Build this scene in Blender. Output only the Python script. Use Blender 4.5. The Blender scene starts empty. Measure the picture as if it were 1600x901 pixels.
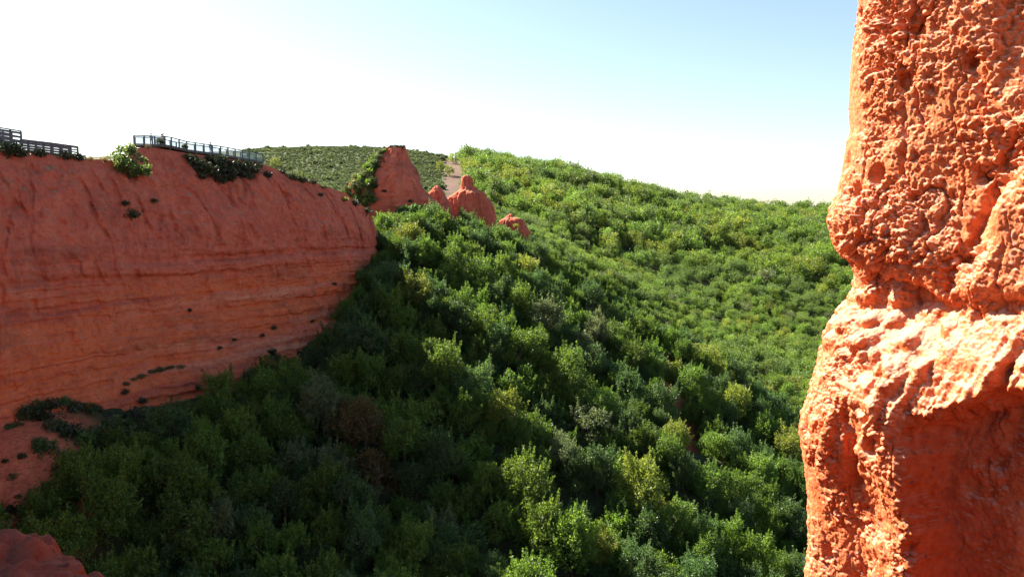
import bpy, bmesh, math, random
import numpy as np
from mathutils import Vector
random.seed(7)
rng = np.random.default_rng(11)
SC = bpy.context.scene
COL = SC.collection
R = math.radians

# ------------------------------------------------------------------ survey
# The site was surveyed from the viewpoint: bearings in photo units, ranges in metres.
FPX = 1250.0
PITCH = math.atan(114 / 1250)
CA, SA = math.cos(PITCH), math.sin(PITCH)

def at(px, py, D):
    r = (px - 800) / FPX
    u = (450.5 - py) / FPX
    d = np.array([r, CA + u * SA, -SA + u * CA])
    return d * (D / d[1])

def proj(P):
    P = np.asarray(P, float)
    x, y, z = P[..., 0], P[..., 1], P[..., 2]
    f = y * CA - z * SA
    f = np.where(np.abs(f) < 1e-3, 1e-3, f)
    u = y * SA + z * CA
    return 800 + FPX * x / f, 450.5 - FPX * u / f

# ------------------------------------------------------------------ numpy noise
def _hash(ix, iy, iz, k=0):
    h = (ix.astype(np.int64) * 374761393 + iy.astype(np.int64) * 668265263 + iz.astype(np.int64) * 2147483647 + k * 974634777) & 0xffffffff
    h = ((h ^ (h >> 13)) * 1274126177) & 0xffffffff
    h = ((h ^ (h >> 16)) * 2246822519) & 0xffffffff
    h = h ^ (h >> 15)
    return (h & 0xffffff) / float(0x1000000)

def vnoise(P, k=0):
    i = np.floor(P)
    f = P - i
    f = f * f * f * (f * (f * 6 - 15) + 10)
    out = 0
    for a in (0, 1):
        for b in (0, 1):
            for c in (0, 1):
                w = (f[:, 0] if a else 1 - f[:, 0]) * (f[:, 1] if b else 1 - f[:, 1]) * (f[:, 2] if c else 1 - f[:, 2])
                out = out + w * _hash(i[:, 0] + a, i[:, 1] + b, i[:, 2] + c, k)
    return out * 2 - 1

def fbm(P, octv=4, k=0, gain=0.5):
    s, a, t = 0, 1.0, 0
    for o in range(octv):
        s = s + a * vnoise(P * (2.03 ** o) + 17.3 * o, k + o)
        t += a
        a *= gain
    return s / t

def worley(P, k=0):
    i = np.floor(P)
    f1 = np.full(len(P), 9.0)
    f2 = np.full(len(P), 9.0)
    idv = np.zeros(len(P))
    for a in (-1, 0, 1):
        for b in (-1, 0, 1):
            for c in (-1, 0, 1):
                cx, cy, cz = i[:, 0] + a, i[:, 1] + b, i[:, 2] + c
                d = np.sqrt((cx + _hash(cx, cy, cz, k) - P[:, 0]) ** 2 + (cy + _hash(cx, cy, cz, k + 1) - P[:, 1]) ** 2 + (cz + _hash(cx, cy, cz, k + 2) - P[:, 2]) ** 2)
                m = d < f1
                f2 = np.where(m, f1, np.minimum(f2, d))
                idv = np.where(m, _hash(cx, cy, cz, k + 3), idv)
                f1 = np.where(m, d, f1)
    return f1, f2, idv

def sst(a, b, x):
    t = np.clip((x - a) / (b - a), 0, 1)
    return t * t * (3 - 2 * t)

# ------------------------------------------------------------------ mesh helpers
def np_mesh(name, V, F, smooth=False):
    V = np.ascontiguousarray(V, dtype=np.float32)
    F = np.ascontiguousarray(F, dtype=np.int32)
    me = bpy.data.meshes.new(name)
    n = F.shape[1]
    me.vertices.add(len(V))
    me.vertices.foreach_set('co', V.ravel())
    me.loops.add(F.size)
    me.loops.foreach_set('vertex_index', F.ravel())
    me.polygons.add(len(F))
    me.polygons.foreach_set('loop_start', np.arange(0, F.size, n, dtype=np.int32))
    if smooth:
        me.polygons.foreach_set('use_smooth', np.ones(len(F), dtype=bool))
    me.update()
    me.validate()
    return me

def link(name, me, mat=None, parent=None, loc=None):
    o = bpy.data.objects.new(name, me)
    COL.objects.link(o)
    if mat is not None and me is not None and not me.materials:
        me.materials.append(mat)
    if parent is not None:
        o.parent = parent
    if loc is not None:
        o.location = loc
    return o

def grid_faces(nu, nv):
    a = np.arange(nu * nv).reshape(nu, nv)
    return np.stack([a[:-1, :-1], a[1:, :-1], a[1:, 1:], a[:-1, 1:]], -1).reshape(-1, 4)

def tag(o, label, cat, group=None, kind=None):
    o['label'] = label
    o['category'] = cat
    if group:
        o['group'] = group
    if kind:
        o['kind'] = kind
    return o

def thing(name, label, cat, loc=(0, 0, 0), rotz=0, group=None):
    o = bpy.data.objects.new(name, None)
    COL.objects.link(o)
    o.empty_display_size = 0.2
    o.location = loc
    o.rotation_euler = (0, 0, rotz)
    return tag(o, label, cat, group)

def structure(o):
    o['kind'] = 'structure'
    return o

class MB:
    """collects boxes and tubes into one mesh"""
    def __init__(s):
        s.v, s.f = [], []
    def bar(s, a, b, w, h):
        a, b = Vector(a), Vector(b)
        d = (b - a).normalized()
        up = Vector((0, 0, 1)) if abs(d.z) < 0.95 else Vector((0, 1, 0))
        sd = d.cross(up).normalized()
        up = sd.cross(d).normalized()
        n = len(s.v)
        for p in (a, b):
            for i, j in ((-1, -1), (1, -1), (1, 1), (-1, 1)):
                s.v.append(tuple(p + sd * (i * w / 2) + up * (j * h / 2)))
        s.f += [(n, n + 3, n + 2, n + 1), (n + 4, n + 5, n + 6, n + 7)] + [(n + i, n + (i + 1) % 4, n + 4 + (i + 1) % 4, n + 4 + i) for i in range(4)]
    def tube(s, pts, rad, seg=6):
        base = len(s.v)
        pts = [Vector(p) for p in pts]
        for i, p in enumerate(pts):
            d = (pts[min(i + 1, len(pts) - 1)] - pts[max(i - 1, 0)]).normalized()
            ax = d.cross(Vector((0.31, 0.9, 0.2))).normalized()
            bx = d.cross(ax)
            for k in range(seg):
                t = 2 * math.pi * k / seg
                s.v.append(tuple(p + (ax * math.cos(t) + bx * math.sin(t)) * rad[i]))
        for i in range(len(pts) - 1):
            for k in range(seg):
                a = base + i * seg + k
                b = base + i * seg + (k + 1) % seg
                s.f.append((a, b, b + seg, a + seg))
    def mesh(s, name):
        me = bpy.data.meshes.new(name)
        me.from_pydata(s.v, [], s.f)
        me.update()
        return me
    def build(s, name, mat, parent=None):
        return link(name, s.mesh(name), mat, parent)

# ------------------------------------------------------------------ materials
def new_mat(name):
    m = bpy.data.materials.new(name)
    m.use_nodes = True
    nt = m.node_tree
    for n in list(nt.nodes):
        nt.nodes.remove(n)
    out = nt.nodes.new('ShaderNodeOutputMaterial')
    return m, nt, out

def N(nt, typ, **kw):
    n = nt.nodes.new(typ)
    for k, v in kw.items():
        setattr(n, k, v)
    return n

def ramp(nt, fac, stops):
    r = N(nt, 'ShaderNodeValToRGB')
    el = r.color_ramp.elements
    while len(el) < len(stops):
        el.new(0.5)
    for e, (p, c) in zip(el, stops):
        e.position = p
        e.color = (*c, 1)
    nt.links.new(fac, r.inputs[0])
    return r.outputs[0]

def mix(nt, fac, a, b, blend='MIX'):
    m = N(nt, 'ShaderNodeMix', data_type='RGBA', blend_type=blend)
    for sock, v in ((m.inputs[0], fac), (m.inputs[6], a), (m.inputs[7], b)):
        if isinstance(v, (int, float)):
            sock.default_value = v
        elif isinstance(v, tuple):
            sock.default_value = (*v, 1)
        else:
            nt.links.new(v, sock)
    return m.outputs[2]

def math_n(nt, op, a, b=None, clamp=False):
    m = N(nt, 'ShaderNodeMath', operation=op, use_clamp=clamp)
    for i, v in enumerate((a, b)):
        if v is None:
            continue
        if isinstance(v, (int, float)):
            m.inputs[i].default_value = v
        else:
            nt.links.new(v, m.inputs[i])
    return m.outputs[0]

def noise(nt, vec, scale, detail=6, rough=0.6, dist=0.0):
    n = N(nt, 'ShaderNodeTexNoise')
    n.inputs['Scale'].default_value = scale
    n.inputs['Detail'].default_value = detail
    n.inputs['Roughness'].default_value = rough
    n.inputs['Distortion'].default_value = dist
    nt.links.new(vec, n.inputs['Vector'])
    return n.outputs[0]

def principled(nt, out, col, rough=0.9, spec=0.2, bump=None, bstr=0.5, bdist=0.1):
    p = N(nt, 'ShaderNodeBsdfPrincipled')
    if isinstance(col, tuple):
        p.inputs['Base Color'].default_value = (*col, 1)
    else:
        nt.links.new(col, p.inputs['Base Color'])
    p.inputs['Roughness'].default_value = rough
    p.inputs['Specular IOR Level'].default_value = spec
    if bump is not None:
        b = N(nt, 'ShaderNodeBump')
        b.inputs['Strength'].default_value = bstr
        b.inputs['Distance'].default_value = bdist
        nt.links.new(bump, b.inputs['Height'])
        nt.links.new(b.outputs[0], p.inputs['Normal'])
    nt.links.new(p.outputs[0], out.inputs[0])
    return p

def plain_mat(name, col, rough=0.8, spec=0.3, var=0.25, scale=6.0):
    m, nt, out = new_mat(name)
    tc = N(nt, 'ShaderNodeTexCoord')
    n = noise(nt, tc.outputs['Object'], scale)
    c = ramp(nt, n, [(0.25, tuple(x * (1 - var) for x in col)), (0.75, tuple(min(1, x * (1 + var)) for x in col))])
    principled(nt, out, c, rough, spec, n, 0.2, 0.02)
    return m

def leaf_mat(name, dark, light, trans, tfac=0.4, rough=0.48, spec=0.45):
    m, nt, out = new_mat(name)
    g = N(nt, 'ShaderNodeNewGeometry')
    oi = N(nt, 'ShaderNodeObjectInfo')
    c = ramp(nt, g.outputs['Random Per Island'], [(0.0, dark), (0.6, tuple((a + b) / 2 for a, b in zip(dark, light))), (1.0, light)])
    hs = N(nt, 'ShaderNodeHueSaturation')
    nt.links.new(c, hs.inputs['Color'])
    mr = N(nt, 'ShaderNodeMapRange')
    mr.inputs[3].default_value = 0.490
    mr.inputs[4].default_value = 0.510
    nt.links.new(oi.outputs['Random'], mr.inputs[0])
    nt.links.new(mr.outputs[0], hs.inputs['Hue'])
    mr2 = N(nt, 'ShaderNodeMapRange')
    mr2.inputs[3].default_value = 0.72
    mr2.inputs[4].default_value = 1.25
    wn = N(nt, 'ShaderNodeTexWhiteNoise', noise_dimensions='1D')
    nt.links.new(oi.outputs['Random'], wn.inputs['W'])
    nt.links.new(wn.outputs['Value'], mr2.inputs[0])
    nt.links.new(mr2.outputs[0], hs.inputs['Value'])
    p = N(nt, 'ShaderNodeBsdfPrincipled')
    nt.links.new(hs.outputs[0], p.inputs['Base Color'])
    p.inputs['Roughness'].default_value = rough
    p.inputs['Specular IOR Level'].default_value = spec
    t = N(nt, 'ShaderNodeBsdfTranslucent')
    t2 = mix(nt, 1.0, hs.outputs[0], trans, 'MULTIPLY')
    nt.links.new(t2, t.inputs[0])
    ms = N(nt, 'ShaderNodeMixShader')
    ms.inputs[0].default_value = tfac
    nt.links.new(p.outputs[0], ms.inputs[1])
    nt.links.new(t.outputs[0], ms.inputs[2])
    nt.links.new(ms.outputs[0], out.inputs[0])
    return m

L_MID = leaf_mat('leaf_mid_green', (0.034, 0.070, 0.013), (0.150, 0.228, 0.036), (1.9, 1.9, 1.0), 0.45)
L_FAR = leaf_mat('leaf_light_green', (0.050, 0.094, 0.017), (0.180, 0.258, 0.044), (1.8, 1.8, 1.0), 0.45, 0.5)
L_FARD = leaf_mat('leaf_fresh_green', (0.045, 0.085, 0.022), (0.140, 0.210, 0.050), (1.8, 1.7, 1.1), 0.45, 0.5)
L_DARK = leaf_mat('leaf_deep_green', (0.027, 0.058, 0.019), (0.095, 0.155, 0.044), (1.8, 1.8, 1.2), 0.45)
L_YEL = leaf_mat('leaf_yellow_green', (0.080, 0.115, 0.018), (0.230, 0.270, 0.050), (1.8, 1.7, 1.0), 0.45)
L_RUST = leaf_mat('leaf_rusty_autumn', (0.065, 0.055, 0.018), (0.140, 0.100, 0.030), (2.0, 1.6, 1.0))
L_GREY = leaf_mat('leaf_grey_green', (0.065, 0.088, 0.036), (0.150, 0.175, 0.075), (1.7, 1.7, 1.2))
L_SCRUB = leaf_mat('leaf_scrub', (0.024, 0.034, 0.016), (0.060, 0.072, 0.028), (1.6, 1.6, 1.2), 0.25)
L_HEATH = leaf_mat('leaf_heath', (0.058, 0.078, 0.038), (0.120, 0.145, 0.066), (1.6, 1.6, 1.2), 0.3, 0.7, 0.08)
L_BRIGHT = leaf_mat('leaf_bright_fig', (0.050, 0.095, 0.024), (0.150, 0.215, 0.075), (2.2, 2.1, 1.2), 0.4)
L_STRAW = leaf_mat('leaf_dry_grass', (0.20, 0.16, 0.07), (0.40, 0.33, 0.16), (1.5, 1.4, 1.1), 0.3)
BARK = plain_mat('bark', (0.085, 0.065, 0.048), 0.95, 0.1, 0.4, 3)
WOOD = plain_mat('weathered_wood', (0.12, 0.115, 0.125), 0.85, 0.2, 0.3, 5)
STEEL = plain_mat('dark_painted_steel', (0.055, 0.090, 0.105), 0.5, 0.4, 0.2, 4)
CABLE = plain_mat('steel_cable', (0.28, 0.46, 0.56), 0.4, 0.5, 0.1, 4)
DECK = plain_mat('deck_boards', (0.11, 0.09, 0.075), 0.85, 0.2, 0.35, 4)

def cliff_material():
    m, nt, out = new_mat('red_clay_cliff')
    tc = N(nt, 'ShaderNodeTexCoord')
    co = tc.outputs['Object']
    sep = N(nt, 'ShaderNodeSeparateXYZ')
    nt.links.new(co, sep.inputs[0])
    big = noise(nt, co, 0.035, 4, 0.55)
    med = noise(nt, co, 0.22, 6, 0.6)
    # bedding planes: height warped by slow noise
    w = math_n(nt, 'ADD', sep.outputs[2], math_n(nt, 'MULTIPLY', math_n(nt, 'SUBTRACT', big, 0.5), 3.5))
    w = math_n(nt, 'ADD', w, math_n(nt, 'MULTIPLY', math_n(nt, 'SUBTRACT', med, 0.5), 0.7))
    cz = N(nt, 'ShaderNodeCombineXYZ')
    nt.links.new(math_n(nt, 'MULTIPLY', sep.outputs[0], 0.02), cz.inputs[0])
    nt.links.new(math_n(nt, 'MULTIPLY', sep.outputs[1], 0.02), cz.inputs[1])
    nt.links.new(math_n(nt, 'MULTIPLY', w, 0.42), cz.inputs[2])
    bands = noise(nt, cz.outputs[0], 1.0, 7, 0.68)
    c_band = ramp(nt, bands, [(0.30, (0.294, 0.068, 0.051)), (0.42, (0.500, 0.104, 0.055)), (0.49, (0.620, 0.131, 0.040)), (0.56, (0.559, 0.137, 0.072)), (0.70, (0.620, 0.248, 0.126))])
    # upper beds: homogenous gravelly clay
    c_up = ramp(nt, med, [(0.3, (0.442, 0.098, 0.058)), (0.7, (0.589, 0.146, 0.083))])
    zf = N(nt, 'ShaderNodeMapRange')
    zf.inputs[1].default_value = -10.5
    zf.inputs[2].default_value = -6.5
    nt.links.new(w, zf.inputs[0])
    c = mix(nt, zf.outputs[0], c_band, c_up)
    # vertical rain streaks
    sv = N(nt, 'ShaderNodeMapping')
    sv.inputs['Scale'].default_value = (0.620, 0.620, 0.064)
    nt.links.new(co, sv.inputs[0])
    st = noise(nt, sv.outputs[0], 1.0, 5, 0.65)
    c = mix(nt, math_n(nt, 'MULTIPLY', ramp(nt, st, [(0.50, (0, 0, 0)), (0.75, (1, 1, 1))]), 0.32), c, (0.620, 0.260, 0.161))
    c = mix(nt, math_n(nt, 'MULTIPLY', ramp(nt, st, [(0.28, (1, 1, 1)), (0.44, (0, 0, 0))]), 0.4), c, (0.251, 0.079, 0.058))
    mot = noise(nt, co, 0.75, 6, 0.72, 0.6)
    c = mix(nt, math_n(nt, 'MULTIPLY', ramp(nt, mot, [(0.36, (1, 1, 1)), (0.5, (0, 0, 0))]), 0.38), c, (0.253, 0.063, 0.043))
    c = mix(nt, math_n(nt, 'MULTIPLY', ramp(nt, mot, [(0.54, (0, 0, 0)), (0.68, (1, 1, 1))]), 0.35), c, (0.620, 0.235, 0.129))
    hs_ = N(nt, 'ShaderNodeMapping')
    hs_.inputs['Scale'].default_value = (0.06, 0.06, 0.22)
    nt.links.new(co, hs_.inputs[0])
    stain = noise(nt, hs_.outputs[0], 1.0, 6, 0.7, 0.4)
    c = mix(nt, math_n(nt, 'MULTIPLY', ramp(nt, stain, [(0.53, (0, 0, 0)), (0.66, (1, 1, 1))]), 0.5), c, (0.220, 0.076, 0.052))
    # gravel speckle
    fine = noise(nt, co, 2.6, 4, 0.75)
    c = mix(nt, math_n(nt, 'MULTIPLY', ramp(nt, fine, [(0.32, (1, 1, 1)), (0.44, (0, 0, 0))]), 0.75), c, (0.206, 0.065, 0.050))
    c = mix(nt, math_n(nt, 'MULTIPLY', ramp(nt, fine, [(0.60, (0, 0, 0)), (0.70, (1, 1, 1))]), 0.5), c, (0.620, 0.284, 0.187))
    # dry grass / soil where the ground lies flat
    g = N(nt, 'ShaderNodeNewGeometry')
    sn = N(nt, 'ShaderNodeSeparateXYZ')
    nt.links.new(g.outputs['True Normal'], sn.inputs[0])
    fl = ramp(nt, sn.outputs[2], [(0.80, (0, 0, 0)), (0.93, (1, 1, 1))])
    top = N(nt, 'ShaderNodeMapRange')
    top.inputs[1].default_value = -6.0
    top.inputs[2].default_value = -2.0
    nt.links.new(sep.outputs[2], top.inputs[0])
    c = mix(nt, math_n(nt, 'MULTIPLY', fl, top.outputs[0]), c, ramp(nt, med, [(0.35, (0.205, 0.166, 0.077)), (0.65, (0.435, 0.307, 0.166))]))
    hb = math_n(nt, 'ADD', math_n(nt, 'MULTIPLY', fine, 0.5), math_n(nt, 'ADD', bands, math_n(nt, 'MULTIPLY', med, 0.6)))
    principled(nt, out, c, 0.95, 0.1, hb, 0.7, 0.5)
    return m
M_CLIFF = cliff_material()

def near_rock_material(name='red_conglomerate', dark=1.0):
    m, nt, out = new_mat(name)
    tc = N(nt, 'ShaderNodeTexCoord')
    co = tc.outputs['Object']
    a = noise(nt, co, 1.1, 5, 0.6)
    b = noise(nt, co, 7.0, 6, 0.7)
    c = ramp(nt, b, [(0.28, (0.32, 0.046, 0.013)), (0.46, (0.50, 0.118, 0.036)), (0.70, (0.60, 0.205, 0.085))])
    c = mix(nt, math_n(nt, 'MULTIPLY', ramp(nt, a, [(0.42, (0, 0, 0)), (0.7, (1, 1, 1))]), 0.4), c, (0.58, 0.23, 0.12))
    gm = N(nt, 'ShaderNodeNewGeometry')
    sg = N(nt, 'ShaderNodeSeparateXYZ')
    nt.links.new(gm.outputs['Normal'], sg.inputs[0])
    sunlit_top = ramp(nt, sg.outputs[2], [(0.25, (0, 0, 0)), (0.7, (1, 1, 1))])     # burnt-out sunlight painted as a paler colour on upward faces
    c = mix(nt, math_n(nt, 'MULTIPLY', sunlit_top, 0.6), c, (0.66, 0.40, 0.28))
    vo = N(nt, 'ShaderNodeTexVoronoi')
    vo.inputs['Scale'].default_value = 13
    nt.links.new(co, vo.inputs['Vector'])
    sc = N(nt, 'ShaderNodeSeparateColor')
    nt.links.new(vo.outputs['Color'], sc.inputs[0])
    peb = math_n(nt, 'MULTIPLY', math_n(nt, 'GREATER_THAN', sc.outputs[0], 0.84), ramp(nt, vo.outputs['Distance'], [(0.28, (1, 1, 1)), (0.42, (0, 0, 0))]))
    c = mix(nt, math_n(nt, 'MULTIPLY', peb, 0.7), c, mix(nt, sc.outputs[1], (0.20, 0.07, 0.065), (0.42, 0.26, 0.20)))
    f = noise(nt, co, 38, 5, 0.7)
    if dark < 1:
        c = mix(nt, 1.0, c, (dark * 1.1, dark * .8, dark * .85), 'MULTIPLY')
    hb = math_n(nt, 'ADD', math_n(nt, 'MULTIPLY', b, 0.8), math_n(nt, 'MULTIPLY', f, 0.35))
    principled(nt, out, c, 0.92, 0.12, hb, 0.8, 0.05)
    return m
M_ROCK = near_rock_material()
M_LEDGE = near_rock_material('shade_darkened_conglomerate', 0.27)  # same rock, with the ledge's shade multiplied into its colour

def terrain_material():
    m, nt, out = new_mat('valley_ground')
    tc = N(nt, 'ShaderNodeTexCoord')
    co = tc.outputs['Object']
    n1 = noise(nt, co, 0.08, 6, 0.65)
    n2 = noise(nt, co, 0.9, 5, 0.7)
    floor = ramp(nt, n2, [(0.3, (0.020, 0.026, 0.012)), (0.7, (0.055, 0.062, 0.024))])
    heath = ramp(nt, n1, [(0.35, (0.040, 0.052, 0.024)), (0.52, (0.065, 0.075, 0.034)), (0.70, (0.075, 0.075, 0.042))])
    heath = mix(nt, 0.45, heath, ramp(nt, n2, [(0.35, (0.036, 0.050, 0.022)), (0.65, (0.075, 0.084, 0.040))]))
    bare = ramp(nt, n2, [(0.3, (0.085, 0.058, 0.042)), (0.7, (0.175, 0.110, 0.080))])
    clay = ramp(nt, n2, [(0.3, (0.32, 0.078, 0.038)), (0.5, (0.48, 0.125, 0.060)), (0.7, (0.56, 0.17, 0.085))])
    n3 = noise(nt, co, 3.2, 5, 0.75)
    clay = mix(nt, math_n(nt, 'MULTIPLY', ramp(nt, n3, [(0.36, (1, 1, 1)), (0.50, (0, 0, 0))]), 0.7), clay, (0.17, 0.055, 0.04))
    at_ = N(nt, 'ShaderNodeAttribute', attribute_name='cover')
    sp = N(nt, 'ShaderNodeSeparateColor')
    nt.links.new(at_.outputs['Color'], sp.inputs[0])
    c = mix(nt, sp.outputs[0], floor, heath)
    c = mix(nt, sp.outputs[1], c, bare)
    c = mix(nt, sp.outputs[2], c, clay)
    principled(nt, out, c, 0.95, 0.1, n2, 0.6, 0.4)
    return m
M_GROUND = terrain_material()

# ------------------------------------------------------------------ terrain
CANOPY = 5.2
CTRL = [
 (100,890,73,1),(300,900,77,1),(600,900,82,1),(900,900,90,1),(1200,900,100,1),(1400,900,106,1),
 (350,700,93,1),(600,700,102,1),(850,700,111,1),(1050,720,118,1),(1240,750,128,1),
 (560,560,115,1),(750,560,125,1),(900,590,134,1),(1040,650,138,1),
 (600,440,138,1),(720,440,150,1),(850,470,160,1),(960,525,162,1),
 (620,350,165,1),(700,352,185,1),(780,378,205,1),(830,385,216,1),(900,418,214,1),(960,462,204,1),(1020,512,195,1),(1060,548,188,1),
 (1110,575,184,1),(1180,612,175,1),(1250,672,160,1),
 (1085,622,156,0),(1120,668,148,0),(1058,580,166,0),
 (900,440,262,1),(980,490,262,1),(1060,560,248,1),(1150,620,225,1),
 (850,370,330,1),(950,425,335,1),(1010,470,330,1),(1060,520,310,1),(1130,550,290,1),(1200,590,270,1),(1270,640,240,1),(1400,700,220,1),
 (900,390,400,1),(900,330,490,1),(900,275,600,1),(1000,420,430,1),(1000,360,510,1),(1000,301,610,1),
 (1100,470,400,1),(1100,400,480,1),(1100,323,620,1),(1200,500,380,1),(1200,430,460,1),(1200,341,640,1),
 (1300,520,360,1),(1300,440,460,1),(1300,336,680,1),(1450,560,340,1),(1450,430,480,1),(1450,328,700,1),
 (800,258,600,1),(800,320,460,1),(730,250,600,1),(745,292,470,1),(765,335,380,1),
 (420,245,900,0),(560,242,900,0),(690,246,850,0),(430,278,600,0),(560,288,480,0),(660,287,520,0),(680,262,650,0),(708,247,740,0),(715,292,500,0),(250,250,900,0),
 (620,335,262,0),(700,340,275,0),(500,312,300,0),(300,312,300,0),
 (40,690,82,0),(180,660,92,0),(300,640,100,0.5),(400,590,108,0.7),(470,560,118,1),(530,500,126,1),(565,440,136,1),(600,400,147,1),
]
cp = []
for px, py, D, can in CTRL:
    p = at(px, py, D)
    dip = 11 if 220 < D < 265 and can and px < 1160 else 0       # the hollow behind the spur
    cp.append((p[0], p[1], p[2] - CANOPY * can - dip))
for px in (300, 500, 690):
    p = at(px, 300, 1300); cp.append((p[0], p[1], 25))
for px in (750, 900, 1050, 1200, 1350, 1500):
    p = at(px, 300, 1000); cp.append((p[0], p[1], -45))
cp += [(-45, 25, -48), (0, 25, -48), (45, 25, -48), (80, 60, -52), (20, -10, -48), (120, 110, -55), (300, 200, -40), (-110, 100, -25), (-110, 30, -40), (-160, 200, -8), (-300, 400, 0), (400, 400, -20)]
cp = np.array(cp)
_A = np.sqrt(((cp[:, None, :2] - cp[None, :, :2]) ** 2).sum(-1) + 4.0)
_n = len(cp)
_S = np.array([0.01, 0.01])
_M = np.zeros((_n + 3, _n + 3))
_M[:_n, :_n] = _A - np.eye(_n) * 1.5
_M[:_n, _n] = 1
_M[:_n, _n + 1:] = cp[:, :2] * _S
_M[_n:, :_n] = _M[:_n, _n:].T
_W = np.linalg.solve(_M, np.concatenate([cp[:, 2], np.zeros(3)]))

def ground(x, y):
    x = np.asarray(x, float); y = np.asarray(y, float)
    sh = x.shape
    xf, yf = x.ravel(), y.ravel()
    out = np.empty(len(xf))
    for i in range(0, len(xf), 20000):
        a, b = xf[i:i + 20000], yf[i:i + 20000]
        d = np.sqrt((a[:, None] - cp[None, :, 0]) ** 2 + (b[:, None] - cp[None, :, 1]) ** 2 + 4.0)
        out[i:i + 20000] = d @ _W[:_n] + _W[_n] + _W[_n + 1] * a * .01 + _W[_n + 2] * b * .01
    P = np.stack([xf, yf, 0 * xf], 1)
    out += fbm(P / 22.0, 3, 5) * 1.1 * sst(60, 120, yf)
    out += fbm(P / 45.0, 3, 6) * 5.0 * sst(320, 420, yf) * sst(-40, 20, xf)
    # erosion spurs running down the near slope
    ac = xf * 0.30 + yf * 0.95 + fbm(P / 30.0, 2, 8) * 9
    sp = np.sin(ac * 2 * math.pi / 15.0)
    out += 2.7 * sp * sst(75, 100, yf) * sst(235, 200, yf) * sst(-32, -18, xf) * sst(75, 55, xf)
    far = sst(1300, 2200, np.hypot(xf, yf))
    out = out * (1 - far) + (-70) * far
    return out.reshape(sh)

def cover_masks(x, y):
    z = ground(x, y)
    px, py = proj(np.stack([x, y, z], -1))
    px = px + 14 * fbm(np.stack([x.ravel() / 14, y.ravel() / 14, 0 * x.ravel()], 1), 3, 9).reshape(x.shape)
    heath = sst(340, 380, y) * (1 - sst(712, 726, px))
    # bare soil strip on the far hill
    cx = 706 + (py - 245) * 0.22
    hw = 12 + (py - 245) * 0.20
    bare = sst(hw, hw * 0.8, np.abs(px - cx)) * sst(380, 430, y) * (1 - sst(760, 900, y))
    # red gully on the spur
    gx = np.interp(y, [138, 150, 165, 172], [31.5, 30.5, 30.5, 31.5])
    clay = sst(3.4, 2.0, np.abs(x - gx - 1.5 * np.sin(y * .5))) * sst(132, 138, y) * (1 - sst(168, 174, y))
    # talus soil under the big cliff
    talus = sst(150, 110, px) * (1 - sst(150, 165, y))
    return heath, bare, np.maximum(clay * 0.75, talus)

def axis(lo, hi, fine_lo, fine_hi, step, grow=1.12):
    a = list(np.arange(fine_lo, fine_hi + step, step))
    s = step
    while a[-1] < hi:
        s *= grow; a.append(a[-1] + s)
    s = step
    while a[0] > lo:
        s *= grow; a.insert(0, a[0] - s)
    return np.array(a)
gx_ = axis(-4000, 4000, -90, 260, 2.5)
gy_ = axis(-600, 6000, 10, 560, 2.5)
X, Y = np.meshgrid(gx_, gy_, indexing='ij')
Z = ground(X, Y)
me = np_mesh('terrain', np.stack([X, Y, Z], -1).reshape(-1, 3), grid_faces(len(gx_), len(gy_)), True)
h_, b_, c_ = cover_masks(X, Y)
ca = me.color_attributes.new('cover', 'FLOAT_COLOR', 'POINT')
ca.data.foreach_set('color', np.stack([h_, b_, c_, np.ones_like(h_)], -1).astype(np.float32).ravel())
structure(link('terrain', me, M_GROUND))

# ------------------------------------------------------------------ left cliff
RIM = [(-420,170,58),(-200,205,80),(-60,226,92),(20,236,97),(60,240,100),(125,247,104),(180,251,109),(212,231,113),(240,230,116),(290,239,121),(330,244,125),(410,256,132),(440,268,136),(480,281,141),(540,302,149),(570,325,154),(584,345,158),(590,368,163),(575,372,172),(520,372,185)]
BAS = [(-520,980,45),(-280,900,62),(-100,790,72),(-10,735,78),(40,695,82),(120,672,88),(180,662,92),(230,652,96),(280,643,99),(350,615,104),(400,592,108),(470,562,118),(495,535,122),(530,502,127),(562,440,137),(582,410,144),(596,400,150),(606,392,158),(600,385,174),(530,382,188)]
rim = np.array([at(*p) for p in RIM]); bas = np.array([at(*p) for p in BAS])
bas[:, 2] -= 7.0
cum = np.concatenate([[0], np.cumsum(np.linalg.norm(np.diff(rim, axis=0), axis=1))])
NS = 760
ss = np.linspace(0, cum[-1], NS)

def smooth_interp(ss, cum, A):
    out = np.stack([np.interp(ss, cum, A[:, k]) for k in range(3)], 1)
    ker = np.hanning(17); ker /= ker.sum()
    pad = np.pad(out, ((8, 8), (0, 0)), mode='edge')
    return np.stack([np.convolve(pad[:, k], ker, 'valid') for k in range(3)], 1)
Rm = smooth_interp(ss, cum, rim); Bs = smooth_interp(ss, cum, bas)
out_h = Bs - Rm; out_h[:, 2] = 0
out_h /= np.linalg.norm(out_h, axis=1)[:, None]
NT = 330
tv = np.linspace(0, 1, NT)
prof_t = [0, 0.10, 0.28, 0.50, 0.72, 0.86, 1.0]
prof_h = [0, 0.16, 0.34, 0.44, 0.56, 0.74, 1.0]
hf = np.interp(tv, prof_t, prof_h)
k_ = np.hanning(31); k_ /= k_.sum()
hf = np.convolve(np.pad(hf, 15, mode='reflect', reflect_type='odd'), k_, 'valid')
face = np.empty((NS, NT, 3))
face[..., :2] = Rm[:, None, :2] + (Bs - Rm)[:, None, :2] * hf[None, :, None]
face[..., 2] = Rm[:, None, 2] + (Bs - Rm)[:, None, 2] * tv[None, :]
Pf = face.reshape(-1, 3)
tt = np.repeat(tv[None, :], NS, 0).ravel()
ramp_top = sst(0.0, 0.06, tt)
d = fbm(Pf / 14.0, 4, 21) * 1.7
d += fbm(Pf * np.array([1, 1, 0.22]) / 3.0, 4, 31) * 0.55 * sst(0.75, 0.4, tt)
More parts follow.
